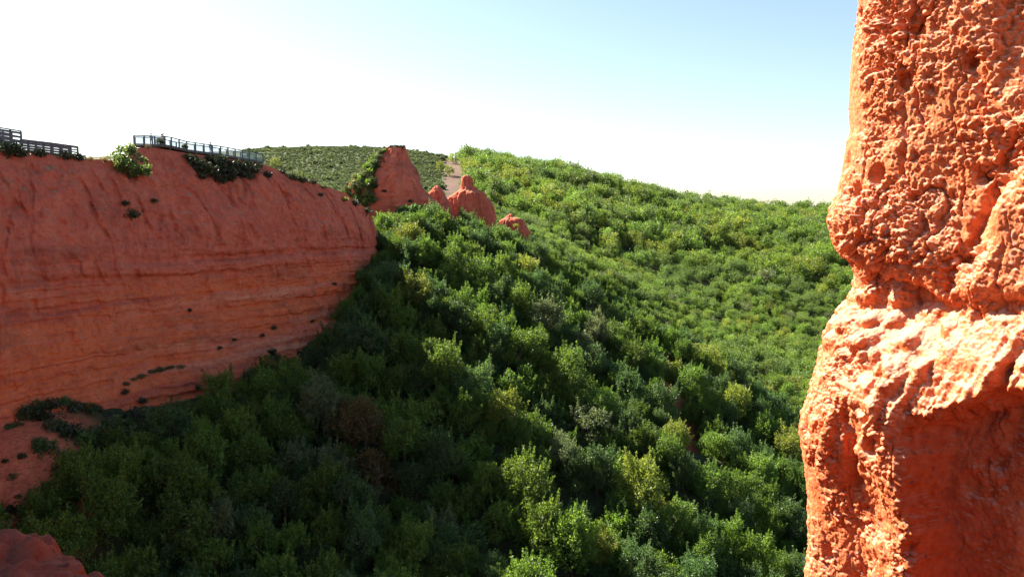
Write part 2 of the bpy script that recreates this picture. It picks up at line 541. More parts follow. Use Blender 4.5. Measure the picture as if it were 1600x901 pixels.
rill = 1 - np.abs(fbm(Pf * np.array([1, 1, 0.12]) / 2.2, 3, 33))
d -= (rill ** 6) * 0.55 * sst(0.6, 0.2, tt)
zw = Pf[:, 2] + fbm(Pf / 30.0, 2, 41) * 0.9
led = fbm(np.stack([Pf[:, 0] / 60, Pf[:, 1] / 60, zw / 1.5], 1), 3, 43)
d += led * 1.0 * sst(0.28, 0.42, tt) * sst(1.0, 0.85, tt)
d += fbm(np.stack([Pf[:, 0] / 25, Pf[:, 1] / 25, zw / 0.5], 1), 2, 47) * 0.42 * sst(0.30, 0.45, tt)
d += np.abs(fbm(Pf / 2.4, 4, 53, .6)) * 0.8
d += fbm(Pf / 0.9, 3, 51) * 0.34
d -= np.clip(np.abs(fbm(Pf * np.array([1, 1, .3]) / 5.0, 3, 57)) * -1 + 0.12, 0, 1) * 5.0 * sst(0.72, 0.35, tt)
d *= ramp_top
dv = np.repeat(out_h[:, None, :], NT, 1).reshape(-1, 3)
Pf = Pf + dv * d[:, None]
Pf[:, 2] += ramp_top * fbm(Pf / 2.5, 2, 55) * 0.3
face = Pf.reshape(NS, NT, 3)
# plateau behind the rim
back = []
for dist, dz in ((90, -14), (55, -5), (34, -1.5), (20, -0.2), (11, 0.35), (6, 0.35), (3, 0.22), (1.2, 0.1)):
    q = Rm - out_h * dist
    w = sst(0.88 * cum[-1], 0.70 * cum[-1], ss)      # the spur end is narrow: keep its crest low
    q[:, 2] = Rm[:, 2] + dz * w - (1 - w) * dist * 0.10
    q[:, 2] += fbm(q / 6.0, 2, 61) * 0.3 * min(1, dist / 5)
    back.append(q)
sheet = np.concatenate([np.stack(back, 1), face], 1)
nb = len(back)
me = np_mesh('cliff', sheet.reshape(-1, 3), grid_faces(NS, NT + nb), True)
structure(link('cliff', me, M_CLIFF))
CLX, CLY = proj(Pf)
vis_cl = np.arange(len(Pf))

def on_cliff(px, py):
    i = np.argmin((CLX - px) ** 2 + (CLY - py) ** 2)
    return Pf[i], dv[i]

# ------------------------------------------------------------------ pinnacles (lofted, round in plan)
def pinnacle(name, label, outline_l, outline_r, D, depth, seed, zbot, lean=0.0, group=None):
    """outline_l / outline_r: (px, py) from top to bottom; each level is an irregular oval"""
    L = np.array([at(x, y, D) for x, y in outline_l]); Rr = np.array([at(x, y, D) for x, y in outline_r])
    ztop = min(L[0, 2], Rr[0, 2])
    nz, na = 110, 120
    zs = np.linspace(ztop, zbot, nz)
    xl = np.interp(-zs, -L[:, 2], L[:, 0]); xr = np.interp(-zs, -Rr[:, 2], Rr[:, 0])
    ang = np.linspace(0, 2 * math.pi, na, endpoint=False)
    V = np.empty((nz, na, 3))
    c = (xl + xr) / 2; hw = (xr - xl) / 2
    dep = np.minimum(hw * 0.9, depth)
    ex = 0.8
    V[..., 0] = c[:, None] + hw[:, None] * np.sign(np.cos(ang)) * np.abs(np.cos(ang)) ** ex
    V[..., 1] = D + dep[:, None] * np.sign(np.sin(ang)) * np.abs(np.sin(ang)) ** ex + (ztop - zs)[:, None] * lean
    V[..., 2] = zs[:, None]
    P = V.reshape(-1, 3)
    nrm = np.stack([np.cos(ang), np.sin(ang), 0 * ang], 1)
    nv = np.repeat(nrm[None], nz, 0).reshape(-1, 3)
    dd = fbm(P / 4.0, 4, seed) * 0.9 + fbm(P * np.array([1, 1, .25]) / 1.6, 3, seed + 7) * 0.35
    dd -= (1 - np.abs(fbm(P * np.array([1, 1, .13]) / 1.5, 3, seed + 9)) * 2.2).clip(0, 1) ** 3 * 1.0
    dd += np.abs(fbm(P / 1.2, 4, seed + 13)) * 0.40 - 0.1
    dd += fbm(P / 0.5, 2, seed + 11) * 0.14
    dd *= np.clip(np.repeat(hw, na) / 3.0, 0.2, 1) * 0.8
    P = P + nv * dd[:, None]
    idx = np.arange(nz * na).reshape(nz, na)
    a = idx[:-1]; b = idx[1:]
    F = np.stack([a, b, np.roll(b, -1, 1), np.roll(a, -1, 1)], -1).reshape(-1, 4)
    top = np.array([[c[0], D, ztop + hw[0] * 0.12]])
    V2 = np.concatenate([P, top])
    me = bpy.data.meshes.new(name)
    faces = [tuple(f) for f in F] + [(int(idx[0, (k + 1) % na]), int(len(P)), int(idx[0, k])) for k in range(na)]
    me.from_pydata(V2.tolist(), [], faces)
    me.polygons.foreach_set('use_smooth', np.ones(len(me.polygons), dtype=bool))
    me.update()
    o = link(name, me, M_CLIFF)
    tag(o, label, 'rock pinnacle', group)
    return P, nv

PG = 'eroded red pinnacles beyond the cliff'
PIN1, PIN1N = pinnacle('rock_pinnacle', 'tallest red pinnacle with flat bushy top and green left flank', [(603,230),(597,236),(588,245),(572,262),(556,278),(543,290),(534,302),(528,320),(522,360)],
         [(633,229),(637,240),(640,252),(648,264),(654,276),(658,288),(668,300),(682,312),(700,330),(712,360)], 198, 8, 70, -14, 0.0, PG)
pinnacle('rock_pinnacle', 'smallest red nub in the gap between the two larger pinnacles', [(680,290),(676,294),(671,300),(664,312),(655,330),(650,350)],
         [(685,290),(690,294),(694,301),(699,310),(708,326),(715,350)], 212, 3.5, 80, -14, 0.0, PG)
pinnacle('rock_pinnacle', 'red pinnacle with a rounded thumb of rock on its shoulder', [(726,274),(721.5,277),(720.5,290),(720,296),(712,301),(702,308),(692,318),(682,335),(676,360)],
         [(733,274),(738,279),(740,290),(748,296),(756,300),(765,312),(771,322),(775,340),(782,358),(790,372)], 222, 4, 90, -20, 0.0, PG)
pinnacle('rock_pinnacle', 'low pinkish red outcrop among trees right of the pinnacles', [(796,334),(791,338),(784,343),(777,350),(770,362)],
         [(799,334),(805,339),(814,341),(820,347),(826,354),(832,364)], 236, 3, 95, -26, 0.0, PG)

# ------------------------------------------------------------------ right rock wall, close to the camera
SIL = np.array([(-300,1350),(0,1331),(60,1326),(100,1322),(150,1322),(200,1325),(215,1320),(260,1316),(300,1311),(330,1304),(345,1303),(380,1309),(400,1322),(412,1333),(440,1332),(480,1325),(510,1306),(540,1296),(570,1289),(600,1281),(640,1272),(660,1266),(690,1263),(740,1272),(790,1274),(850,1274),(901,1273),(1300,1260)], float)
plan = np.array([(9.0,19.0),(7.6,16.5),(6.3,14.2),(5.25,12.4),(4.45,11.1),(4.06,10.35),(3.99,9.9),(4.15,9.5),(4.55,8.9),(5.12,8.0),(5.75,7.0),(6.4,6.0),(7.0,4.8),(7.4,3.0),(7.6,0.5)])
pc = np.concatenate([[0], np.cumsum(np.linalg.norm(np.diff(plan, axis=0), axis=1))])
s_sil = pc[6]
s_axis = np.concatenate([np.linspace(0, pc[4], 40)[:-1], np.linspace(pc[4], pc[9] + 0.35, 430)[:-1], np.linspace(pc[9] + 0.35, pc[-1], 60)])
pd = np.stack([np.interp(np.linspace(0, pc[-1], 1200), pc, plan[:, k]) for k in range(2)], 1)
kk = np.hanning(61); kk /= kk.sum()
pd = np.stack([np.convolve(np.pad(pd[:, k], 30, mode='reflect', reflect_type='odd'), kk, 'valid') for k in range(2)], 1)
sd = np.linspace(0, pc[-1], 1200)
PX_ = np.stack([np.interp(s_axis, sd, pd[:, k]) for k in range(2)], 1)
tg = np.gradient(pd, axis=0); tg /= np.linalg.norm(tg, axis=1)[:, None]
nr = np.stack([tg[:, 1], -tg[:, 0]], 1)          # outward, towards the camera and the left
NR_ = np.stack([np.interp(s_axis, sd, nr[:, k]) for k in range(2)], 1)
NR_ /= np.linalg.norm(NR_, axis=1)[:, None]
z_axis = np.concatenate([np.linspace(-16, -5.6, 40)[:-1], np.linspace(-5.6, 2.6, 780)[:-1], np.linspace(2.6, 8, 60)])
nu, nv_ = len(s_axis), len(z_axis)
Sg, Zg = np.meshgrid(s_axis, z_axis, indexing='ij')
py10 = 450.5 - FPX * np.tan(np.arctan(z_axis / 10.0) + PITCH)
shift = (np.interp(py10, SIL[:, 0], SIL[:, 1]) - 1296) / FPX * 10.0
wsh = np.interp(s_axis, [0, s_sil, s_sil + 1.2, s_sil + 2.6, pc[-1]], [1, 1, 0.55, 0.1, 0])
B = np.empty((nu, nv_, 3))
B[..., 0] = PX_[:, 0][:, None] + wsh[:, None] * shift[None, :]
B[..., 1] = PX_[:, 1][:, None]
B[..., 2] = Zg
P = B.reshape(-1, 3)
nn = np.repeat(np.concatenate([NR_, np.zeros((nu, 1))], 1)[:, None, :], nv_, 1).reshape(-1, 3)
px, py = proj(P)
px = np.where(P[:, 1] > 1.5, px, 3000)
side = sst(s_sil - 0.25, s_sil + 0.35, Sg.ravel())       # 0 behind the silhouette, 1 on the face
wob = fbm(P / 0.35, 3, 101)
wob2 = fbm(P / 0.13, 3, 103)
pxw = px + wob * 16 + wob2 * 3; pyw = py + wob * 16 + wob2 * 4
F = np.zeros(len(P))
# upper wall
F += -0.30 * sst(1500, 1610, pxw) * sst(220, 20, pyw)
edge = np.interp(pyw, [200, 330, 470], [1610, 1522, 1478])   # crease to the smoother right hand bulge
F += 0.22 * sst(0, 60, pxw - edge) * sst(200, 300, pyw) * sst(490, 440, pyw) - 0.14 * np.exp(-((pxw - edge) / 9.0) ** 2) * sst(240, 300, pyw) * sst(490, 430, pyw)
# belly of the upper block and the undercut beneath it
low = np.interp(pxw, [1300, 1320, 1345, 1390, 1430, 1480, 1600], [398, 402, 412, 428, 442, 468, 452])
F += 0.16 * np.exp(-((pyw - low + 45) / 60.0) ** 2) * sst(1560, 1450, pxw)
und = sst(-6, 10, pyw - low)
F += -0.19 * und * sst(low + 120, low + 30, pyw) * sst(1540, 1440, pxw)
# sloping bright shelf
st_ = np.interp(pxw, [1300, 1350, 1480, 1600], [520, 505, 476, 462])
lip = np.interp(pxw, [1300, 1340, 1425, 1450, 1520, 1600], [650, 620, 628, 640, 628, 596])
fr = np.clip((pyw - st_) / (lip - st_), 0, 1)
F += (0.10 + 0.43 * sst(1320, 1440, pxw)) * fr * (pyw > st_ - 1)
# below the lip: lit pillar on the left, deep recess on the right
rec = sst(1440, 1462, px + wob * 12 + wob2 * 4 + 4 * np.sin(py / 23.0))
drop = sst(0, 38, pyw - lip)
F += drop * rec * (-0.86) + drop * (1 - rec) * (-0.22 * sst(640, 860, pyw))
F += -0.13 * np.exp(-((pxw - 1338 + 6 * np.sin(py / 30)) / 9.0) ** 2) * sst(610, 650, pyw) * sst(800, 740, pyw)
F += -0.10 * np.exp(-((pxw - 1395) / 10.0) ** 2) * sst(540, 590, pyw) * sst(700, 640, pyw)
F += fbm(P / 1.6, 3, 171) * 0.14 * side + fbm(P * np.array([1, 1, 0.6]) / 0.7, 3, 173) * 0.10 * side
run = fbm(np.stack([px / 26.0 + py / 70.0, py / 210.0, 0 * px], 1), 3, 111)
F += run * 0.24 * np.exp(-((pyw - lip + 10) / 65.0) ** 2) * side
w1, w2, wi = worley(P / 0.30, 121)
zone = sst(low - 5, low + 15, py) * sst(620, 520, py) * sst(1540, 1440, px)
F += zone * (sst(0.62, 0.15, w1) * 0.20 - 0.06)
pit1, _, pid = worley(P / np.array([0.42, 0.42, 0.55]), 161)
F -= 0.15 * sst(0.32, 0.12, pit1) * (pid > 0.4) * (1 - 0.6 * rec * sst(640, 670, py))
F *= 0.35 + 0.65 * side
P = P + nn * F[:, None]

def true_normals(Pg):
    du = np.gradient(Pg, axis=0); dvv = np.gradient(Pg, axis=1)
    n_ = np.cross(dvv, du)
    n_ /= np.linalg.norm(n_, axis=2)[..., None] + 1e-9
    ref = np.concatenate([NR_, np.zeros((nu, 1))], 1)[:, None, :]
    return n_ * np.where((n_ * ref).sum(-1) < -0.3, -1, 1)[..., None]
def blur(A, n, axis):
    k = np.hanning(n + 2)[1:-1]; k /= k.sum()
    return np.apply_along_axis(lambda v: np.convolve(np.pad(v, n // 2, mode='edge'), k, 'valid'), axis, A)
Pb = blur(blur(P.reshape(nu, nv_, 3), 25, 0), 31, 1)
n1 = true_normals(Pb)
Fm = blur(blur(P.reshape(nu, nv_, 3), 5, 0), 5, 1)
P = (P.reshape(nu, nv_, 3) * 0.3 + Fm * 0.7).reshape(-1, 3)
# second pass: chips, cobbles, pits and gravel along the true surface
rough = np.clip(0.80 + 1.3 * fbm(P / 0.6, 3, 177), 0.2, 1.6)
rough *= 1 - 0.60 * rec * sst(640, 670, py)
rough *= 1 - 0.70 * sst(475, 505, pyw) * sst(650, 610, pyw) * sst(1325, 1370, px)
rough *= 1 - 0.35 * sst(420, 470, py)
rough *= 1 - 0.85 * np.exp(-((pxw - 1462) / 24.0) ** 2) * drop
rough *= 1 - 0.55 * sst(0, 40, pxw - edge) * sst(240, 300, pyw) * sst(490, 450, pyw)
warp = P + 0.045 * np.stack([wob, wob2, -wob], 1)
def crag(scale, k):
    Q = warp / np.array(scale)
    c1, c2, ci = worley(Q, k)
    q = Q - np.floor(Q) - 0.5
    return (ci - 0.5) * 0.8 + (q[:, 1] * np.sin(ci * 57.3) + q[:, 2] * np.sin(ci * 91.7 + 1.3)) * 0.9 - sst(0.14, 0.0, c2 - c1) * 0.5
a1, a2, ai = worley(warp / np.array([0.125, 0.125, 0.14]), 131)
b1, b2, bi = worley(warp / np.array([0.060, 0.060, 0.07]), 141)
G = crag((0.25, 0.25, 0.22), 301) * 0.026 + crag((0.11, 0.11, 0.10), 311) * 0.026 + crag((0.058, 0.058, 0.052), 321) * 0.013
G += (np.abs(fbm(warp / 0.20, 4, 191, 0.6)) - 0.16) * 0.11
G -= (0.10 - np.abs(fbm(warp * np.array([1, 1, .5]) / 0.33, 3, 197))).clip(0, 1) * 0.9
G += (sst(0.50, 0.28, a1) * (ai > 0.72)) * 0.050 + (sst(0.50, 0.25, b1) * (bi > 0.72)) * 0.026
G -= (sst(0.42, 0.2, a1) * (ai < 0.16)) * 0.05 + (sst(0.42, 0.2, b1) * (bi < 0.18)) * 0.03
G *= rough
G += fbm(P / 0.035, 3, 181) * 0.014 + fbm(P / 0.22, 3, 183) * 0.02
P = (P.reshape(nu, nv_, 3) + n1 * (G * (0.5 + 0.5 * side)).reshape(nu, nv_, 1)).reshape(-1, 3)
me = np_mesh('rock_wall', P, grid_faces(nu, nv_)[:, ::-1], True)
tag(structure(link('rock_face', me, M_ROCK)), 'sunlit orange conglomerate rock face rising close by at the right', 'rock face')

# ------------------------------------------------------------------ ledge the photographer stands on, with an unseen outcrop added to shade it
def ledge():
    edge = [(-16, 12), (-10, 10.5), (-7.6, 9.0), (-5.6, 7.0), (-4.0, 5.3), (-3.3, 4.7), (-2.58, 4.38), (-2.40, 4.08), (-2.02, 3.97), (-1.86, 3.7), (-1.6, 3.2), (-0.8, 2.6), (0.4, 2.3), (2.0, 2.4), (4.0, 2.9), (7.5, 3.2)]
    e = np.array(edge)
    c = np.concatenate([[0], np.cumsum(np.linalg.norm(np.diff(e, axis=0), axis=1))])
    s = np.concatenate([np.linspace(0, c[3], 60)[:-1], np.linspace(c[3], c[10], 330)[:-1], np.linspace(c[10], c[-1], 60)])
    E = np.stack([np.interp(s, c, e[:, k]) for k in range(2)], 1)
    tgn = np.gradient(E, axis=0); tgn /= np.linalg.norm(tgn, axis=1)[:, None]
    kk = np.hanning(41); kk /= kk.sum()
    no = np.stack([-tgn[:, 1], tgn[:, 0]], 1)
    no = np.stack([np.convolve(np.pad(no[:, k], 20, mode='edge'), kk, 'valid') for k in range(2)], 1)
    no /= np.linalg.norm(no, axis=1)[:, None]
    prof = [(-7, 0.5), (-4, 0.25)] + [(-2.6 + i * 0.022, 0.02) for i in range(118)] + [(0.02 + 0.10 * math.sin(t * 1.57), -0.10 * (1 - math.cos(t * 1.57))) for t in np.linspace(0, 1, 8)] + [(0.16 + 0.01 * i, -0.2 - 0.11 * i) for i in range(60)] + [(1.0, -9), (2.5, -16), (6, -34), (12, -52)]
    pr = np.array(prof)
    V = np.empty((len(s), len(pr), 3))
    V[..., :2] = E[:, None, :] + no[:, None, :] * pr[None, :, 0:1]
    V[..., 2] = -1.93 + pr[None, :, 1]
    P = V.reshape(-1, 3)
    # added outcrop, out of view to the left, blocks sun from the ledge
    P[:, 2] += 5.5 * sst(-4.6, -6.2, P[:, 0] + np.maximum(P[:, 1] - 5, 0) * 0.35) * sst(-9, -4, P[:, 2] + 2) * sst(0.5, 3.0, P[:, 1])
    f = sst(-12, -6, P[:, 2])
    a1, a2, ai = worley(P / 0.22, 201)
    b1, b2, bi = worley(P / 0.075, 211)
    P[:, 2] += f * (fbm(P / 0.7, 4, 221) * 0.16 + (sst(.6, .1, a1) - .4) * 0.05 + (sst(.6, .1, b1) * bi - .3) * 0.03 + np.abs(fbm(P / 0.16, 4, 241, .6)) * 0.10)
    P[:, :2] += (f * fbm(P / 0.4, 3, 231) * 0.10)[:, None] * np.repeat(no[:, None, :], len(pr), 1).reshape(-1, 2)
    me = np_mesh('rock_ledge', P, grid_faces(len(s), len(pr))[:, ::-1], True)
    tag(structure(link('rock_ledge', me, M_LEDGE)), 'shaded red rock ledge in the bottom left corner', 'rock ledge')
ledge()

# ------------------------------------------------------------------ plants
def leaf_cloud(centers, radii, nper, size, squash=1.0, up=0.35, seed=0, out_bias=0.8, aspect=0.5):
    """many small leaf faces spread through clumps; returns verts, quads"""
    g = np.random.default_rng(seed)
    Cn, Rn = [], []
    for c, r, n in zip(centers, radii, nper):
        Cn.append(np.repeat(np.array(c)[None], n, 0)); Rn.append(np.full(n, r))
    C = np.concatenate(Cn); Rr = np.concatenate(Rn)
    n = len(C)
    dr = g.normal(size=(n, 3)); dr /= np.linalg.norm(dr, axis=1)[:, None]
    rad = Rr * (0.45 + 0.62 * g.random(n) ** 0.6)
    P = C + dr * rad[:, None] * np.array([1, 1, squash])
    ax = dr * out_bias + g.normal(size=(n, 3)) * 0.55 + np.array([0, 0, up])
    ax /= np.linalg.norm(ax, axis=1)[:, None]
    t = np.cross(ax, g.normal(size=(n, 3))); t /= np.linalg.norm(t, axis=1)[:, None]
    sz = size * (0.6 + 0.8 * g.random(n))
    l = ax * (sz * 0.5)[:, None]; w = t * (sz * aspect * 0.5)[:, None]
    V = np.stack([P - l, P + w + l * 0.1, P + l, P - w + l * 0.1], 1).reshape(-1, 3)
    F_ = np.arange(n * 4).reshape(n, 4)
    return V, F_

def make_tree_meshes(seed, h, r, nleaf, lsize, tall=1.0, nclump=46, shoots=26):
    g = np.random.default_rng(seed)
    ctr, rad = [], []
    base = h * 0.22
    ch = h - base
    lobes = [(g.normal() * r * 0.35, g.normal() * r * 0.35, 0.75 + 0.35 * g.random()) for _ in range(4)]
    for i in range(nclump):
        a = g.random() * 2 * math.pi
        t = g.random() ** 0.75                       # height in the crown
        prof = math.sin(math.pi * (0.14 + 0.80 * t) ** 0.85) ** 0.8
        rr = r * prof * (0.45 + 0.55 * g.random() ** 0.5)
        lx, ly, lh = lobes[i % 4]
        ctr.append((lx * (0.3 + t * 0.7) + math.cos(a) * rr * 0.85, ly * (0.3 + t * 0.7) + math.sin(a) * rr * 0.85, base + ch * t * (0.80 + 0.2 * lh)))
        rad.append(r * (0.20 + 0.16 * g.random()) * (54 / max(nclump, 20)) ** 0.4)
    rad = np.array(rad)
    nper = np.maximum(6, (nleaf * rad ** 2 / (rad ** 2).sum()).astype(int))
    V, F_ = leaf_cloud(ctr, rad, nper, lsize, 1.15, 0.45, seed)
    # upright leading shoots that break the outline
    sc, sr, sn = [], [], []
    for i in range(shoots):
        j = int(g.integers(nclump))
        c = np.array(ctr[j]); o = c - np.array([0, 0, base + ch * .35]); o /= np.linalg.norm(o) + 1e-6
        for q in range(4):
            sc.append(c + o * (rad[j] * (0.8 + 0.22 * q)) + np.array([0, 0, 0.12 * r * q * 0.6])); sr.append(r * (0.085 - 0.012 * q)); sn.append(max(3, int(nleaf / 700)))
    V2, F2 = leaf_cloud(sc, sr, sn, lsize * 0.9, 1.3, 0.8, seed + 1)
    V = np.concatenate([V, V2]); F_ = np.concatenate([F_, F2 + len(F_) * 4])
    crown = np_mesh('crown', V, F_)
    mb = MB()
    lean = (g.normal() * 0.15, g.normal() * 0.15)
    mb.tube([(0, 0, -1.2), (lean[0], lean[1], h * .25), (lean[0] * 2, lean[1] * 2, h * .55), (lean[0] * 2, lean[1] * 2, h * .85)], [0.17, 0.14, 0.09, 0.03], 7)
    for i in range(7):
        j = int(g.integers(nclump)); c = ctr[j]
        z0 = h * (0.2 + 0.08 * i)
        p0 = (lean[0] * 1.5, lean[1] * 1.5, min(z0, c[2] - 0.2))
        mid = ((p0[0] + c[0]) / 2, (p0[1] + c[1]) / 2, (p0[2] + c[2]) / 2 - 0.1 * h * .3)
        mb.tube([p0, mid, c], [0.075, 0.055, 0.02], 5)
    trunk = mb.mesh('trunk')
    return crown, trunk

def set_mat(o, mat):
    o.material_slots[0].link = 'OBJECT'
    o.material_slots[0].material = mat

# near trees ---------------------------------------------------------------
base_px_by_D = lambda D: np.interp(D, [p[2] for p in BAS[:17]], [p[0] for p in BAS[:17]])
near, tries = [], 0
gcell = {}
def near_ok(x, y, z):
    D = y
    pxx, pyy = proj(np.array([x, y, z + 3]))
    if not (-70 < pxx < 1330) or pyy > 985:
        return None
    if y > 232:
        return None
    # keep off the cliff, the pinnacles and the gully
    if y < 160 and pxx < base_px_by_D(y) - 20:
        return None
    if y >= 160 and pxx < 596:
        return None
    for cx, cy, rr in ((-27, 198, 14), (-19, 212, 6), (-12.5, 222, 9.5)):
        if math.hypot(x - cx, (y - cy) * 1.0) < rr:
            return None
    gx = float(np.interp(y, [138, 150, 165, 172], [31.5, 30.5, 30.5, 31.5])) + 1.5 * math.sin(y * .5)
    if 117 < y < 174 and -3.2 - (150 - y) * 0.08 < x - gx < 3.1:
        return None
    return z, float(pxx), float(pyy)

WALL_FOOT = np.array([(-90,800),(0,800),(60,770),(110,705),(160,672),(230,652),(320,610),(345,575),(480,545),(500,510),(535,480),(545,440),(583,400),(588,335),(602,318),(1400,250)], float)
def over_wall(x, y, z, r):
    s_ = r / 3.3
    for dx, hh in ((0, 7.4), (-0.8 * r / s_, 4.8)):
        a, b = proj(np.array([x + dx * s_, y, z + hh * s_]))
        if b < np.interp(a, WALL_FOOT[:, 0], WALL_FOOT[:, 1]) - 4:
            return True
    return False
pts = []
cand = np.random.default_rng(5)
NC = 30000
CY = 66 + 168 * cand.random(NC) ** 0.9
CX = -62 + 140 * cand.random(NC)
CR = 2.0 + 1.35 * cand.random(NC) ** 1.2
CR2 = 1.5 + 0.5 * cand.random(NC)
CZ = ground(CX, CY)
for x, y, r, r2, zc in zip(CX.tolist(), CY.tolist(), CR.tolist(), CR2.tolist(), CZ.tolist()):
    if y > 175: r *= 0.85
    if y < 170:
        if over_wall(x, y, zc, r):
            r = r2
            if over_wall(x, y, zc, r):
                continue
    k = (int(x // 5), int(y // 5))
    bad = False
    for i in (-1, 0, 1):
        for j in (-1, 0, 1):
            for (qx, qy, qr) in gcell.get((k[0] + i, k[1] + j), ()):
                if math.hypot(qx - x, qy - y) < 0.63 * (r + qr):
                    bad = True
    if bad:
        continue
    ok = near_ok(x, y, zc)
    if ok is None:
        continue
    gcell.setdefault(k, []).append((x, y, r))
    pts.append((x, y, ok[0], r, ok[1], ok[2]))
UND = []
ug = {}
for x, y, r, zc in zip(CX.tolist(), CY.tolist(), CR2.tolist(), CZ.tolist()):
    x, y = x + 1.7, y - 1.3
    k = (int(x // 5), int(y // 5))
    if any(math.hypot(qx - x, qy - y) < 0.62 * qr + 0.9 for i in (-1, 0, 1) for j in (-1, 0, 1) for (qx, qy, qr) in list(gcell.get((k[0] + i, k[1] + j), [])) + list(ug.get((k[0] + i, k[1] + j), []))):
        continue
    if near_ok(x, y, zc) is None or (y < 170 and over_wall(x, y, zc, 1.9)):
        continue
    ug.setdefault(k, []).append((x, y, 1.3))
    UND.append((x, y, float(ground(np.array([x]), np.array([y]))[0]), r))
print('near trees', len(pts), 'understorey', len(UND))

shapes = []
for i in range(8):
    hh = 6.6 + 0.7 * (i % 3)
    shapes.append((make_tree_meshes(300 + i, hh, 3.3, 7000, 0.31, nclump=60, shoots=40), hh))
mid_shapes = [(make_tree_meshes(340 + i, 6.8, 3.3, 1700, 0.55, nclump=40), 6.8) for i in range(4)]

# landmarks used to tell the trees apart
def zone_of(px, py, D):
    if py < 375 and px < 800: return 'below the tall pinnacle'
    if px < 250 and py > 640: return 'in the bottom left shade'
    if px < 470 and py > 640: return 'in the shade below the cliff'
    if px < 640 and py > 600: return 'on the darkest middle slope'
    if px < 640: return 'beside the right cliff end'
    if py < 470 and px < 860: return 'on the upper sunny slope'
    if px > 1040 and py < 690: return 'around the red gully'
    if py < 560 and px > 860: return 'along the spur crest'
    if py > 800 and px > 1000: return 'beside the near orange rock'
    if py > 780 and px > 800: return 'at the bottom centre edge'
    if py > 780: return 'at the bottom shadow edge'
    if px > 1000: return 'on the lower right slope'
    if py > 660: return 'on the lower middle slope'
    if px > 820: return 'on the right middle slope'
    return 'at the cliff shadow edge'

# the ~300 that show largest are objects, the rest joins the wood
pts.sort(key=lambda q: -(q[3] / q[1]) if q[5] < 930 else 0)
inst_pts = []
keep = pts[:296]
rest = pts[296:] + [(x, y, z - 0.9, r * 1.05) for x, y, z, r in UND]
recs = []
SPECIAL = [((580, 700), L_RUST, 'rusty brown'), ((560, 725), L_RUST, 'rusty brown'), ((1115, 575), L_YEL, 'yellow green'), ((1085, 550), L_YEL, 'yellow green'), ((1175, 605), L_YEL, 'yellow green'), ((612, 332), L_YEL, 'yellow green'), ((930, 440), L_GREY, 'greyish'), ((950, 455), L_GREY, 'greyish'), ((870, 385), L_YEL, 'yellow green'), ((1060, 545), L_YEL, 'yellow green'), ((905, 430), L_GREY, 'greyish')]
spec = {}
for (sx, sy), m_, nm in SPECIAL:
    best = min(range(len(keep)), key=lambda i: math.hypot(keep[i][4] - sx, keep[i][5] - sy) + (1e4 if i in spec else 0))
    spec[best] = (m_, nm)
tr = random.Random(3)
for i, (x, y, z, r, px_, py_) in enumerate(keep):
    if i in spec:
        m_, tone = spec[i]
    else:
        q = tr.random()
        m_, tone = (L_MID, 'mid green') if q < 0.66 else (L_DARK, 'deep green') if q < 0.93 else (L_YEL, 'yellow green') if q < 0.965 else (L_GREY, 'greyish')
    recs.append(dict(x=x, y=y, z=z, r=r, px=px_, py=py_, mat=m_, tone=tone, zone=zone_of(px_, py_, y)))
zones = {}
for q in recs:
    zones.setdefault(q['zone'], []).append(q)
ORD = ['first', 'second', 'third', 'fourth', 'fifth', 'sixth', 'seventh', 'eighth', 'ninth', 'tenth', 'eleventh', 'twelfth']
ROW = ['front row', 'second row', 'third row', 'fourth row', 'fifth row', 'sixth row', 'seventh row', 'eighth row']
for zn, qs in zones.items():
    qs.sort(key=lambda q: q['y'])
    nrow = max(1, min(7, round(math.sqrt(len(qs)))))
    per = math.ceil(len(qs) / nrow)
    for ri in range(nrow):
        row = sorted(qs[ri * per:(ri + 1) * per], key=lambda q: q['px'])
        for oi, q in enumerate(row):
            q['label'] = f"{q['tone']} tree {zn}, {ORD[oi]} from left in its {ROW[ri]}"
proto = {}
for i, q in enumerate(recs):
    k = i % len(shapes)
    (crown, trunk), hh = shapes[k]
    s = q['r'] / 3.3
    root = bpy.data.objects.new('chestnut_tree', None)
    COL.objects.link(root)
    root.empty_display_size = 0.5
    root.location = (q['x'], q['y'], q['z'] - 0.1)
    root.rotation_euler = (tr.uniform(-.07, .07), tr.uniform(-.07, .07), tr.uniform(0, 6.28))
    root.scale = (s, s, s * tr.uniform(0.88, 1.12))
    tag(root, q['label'], 'tree', 'trees on the wooded slope below the cliff')
    if k not in proto:
        co = link('crown', crown, L_MID, root); to = link('trunk', trunk, BARK, root)
        proto[k] = (co, to)
    else:
        co = proto[k][0].copy(); to = proto[k][1].copy()
        COL.objects.link(co); COL.objects.link(to)
        co.parent = root; to.parent = root
    set_mat(co, q['mat'])

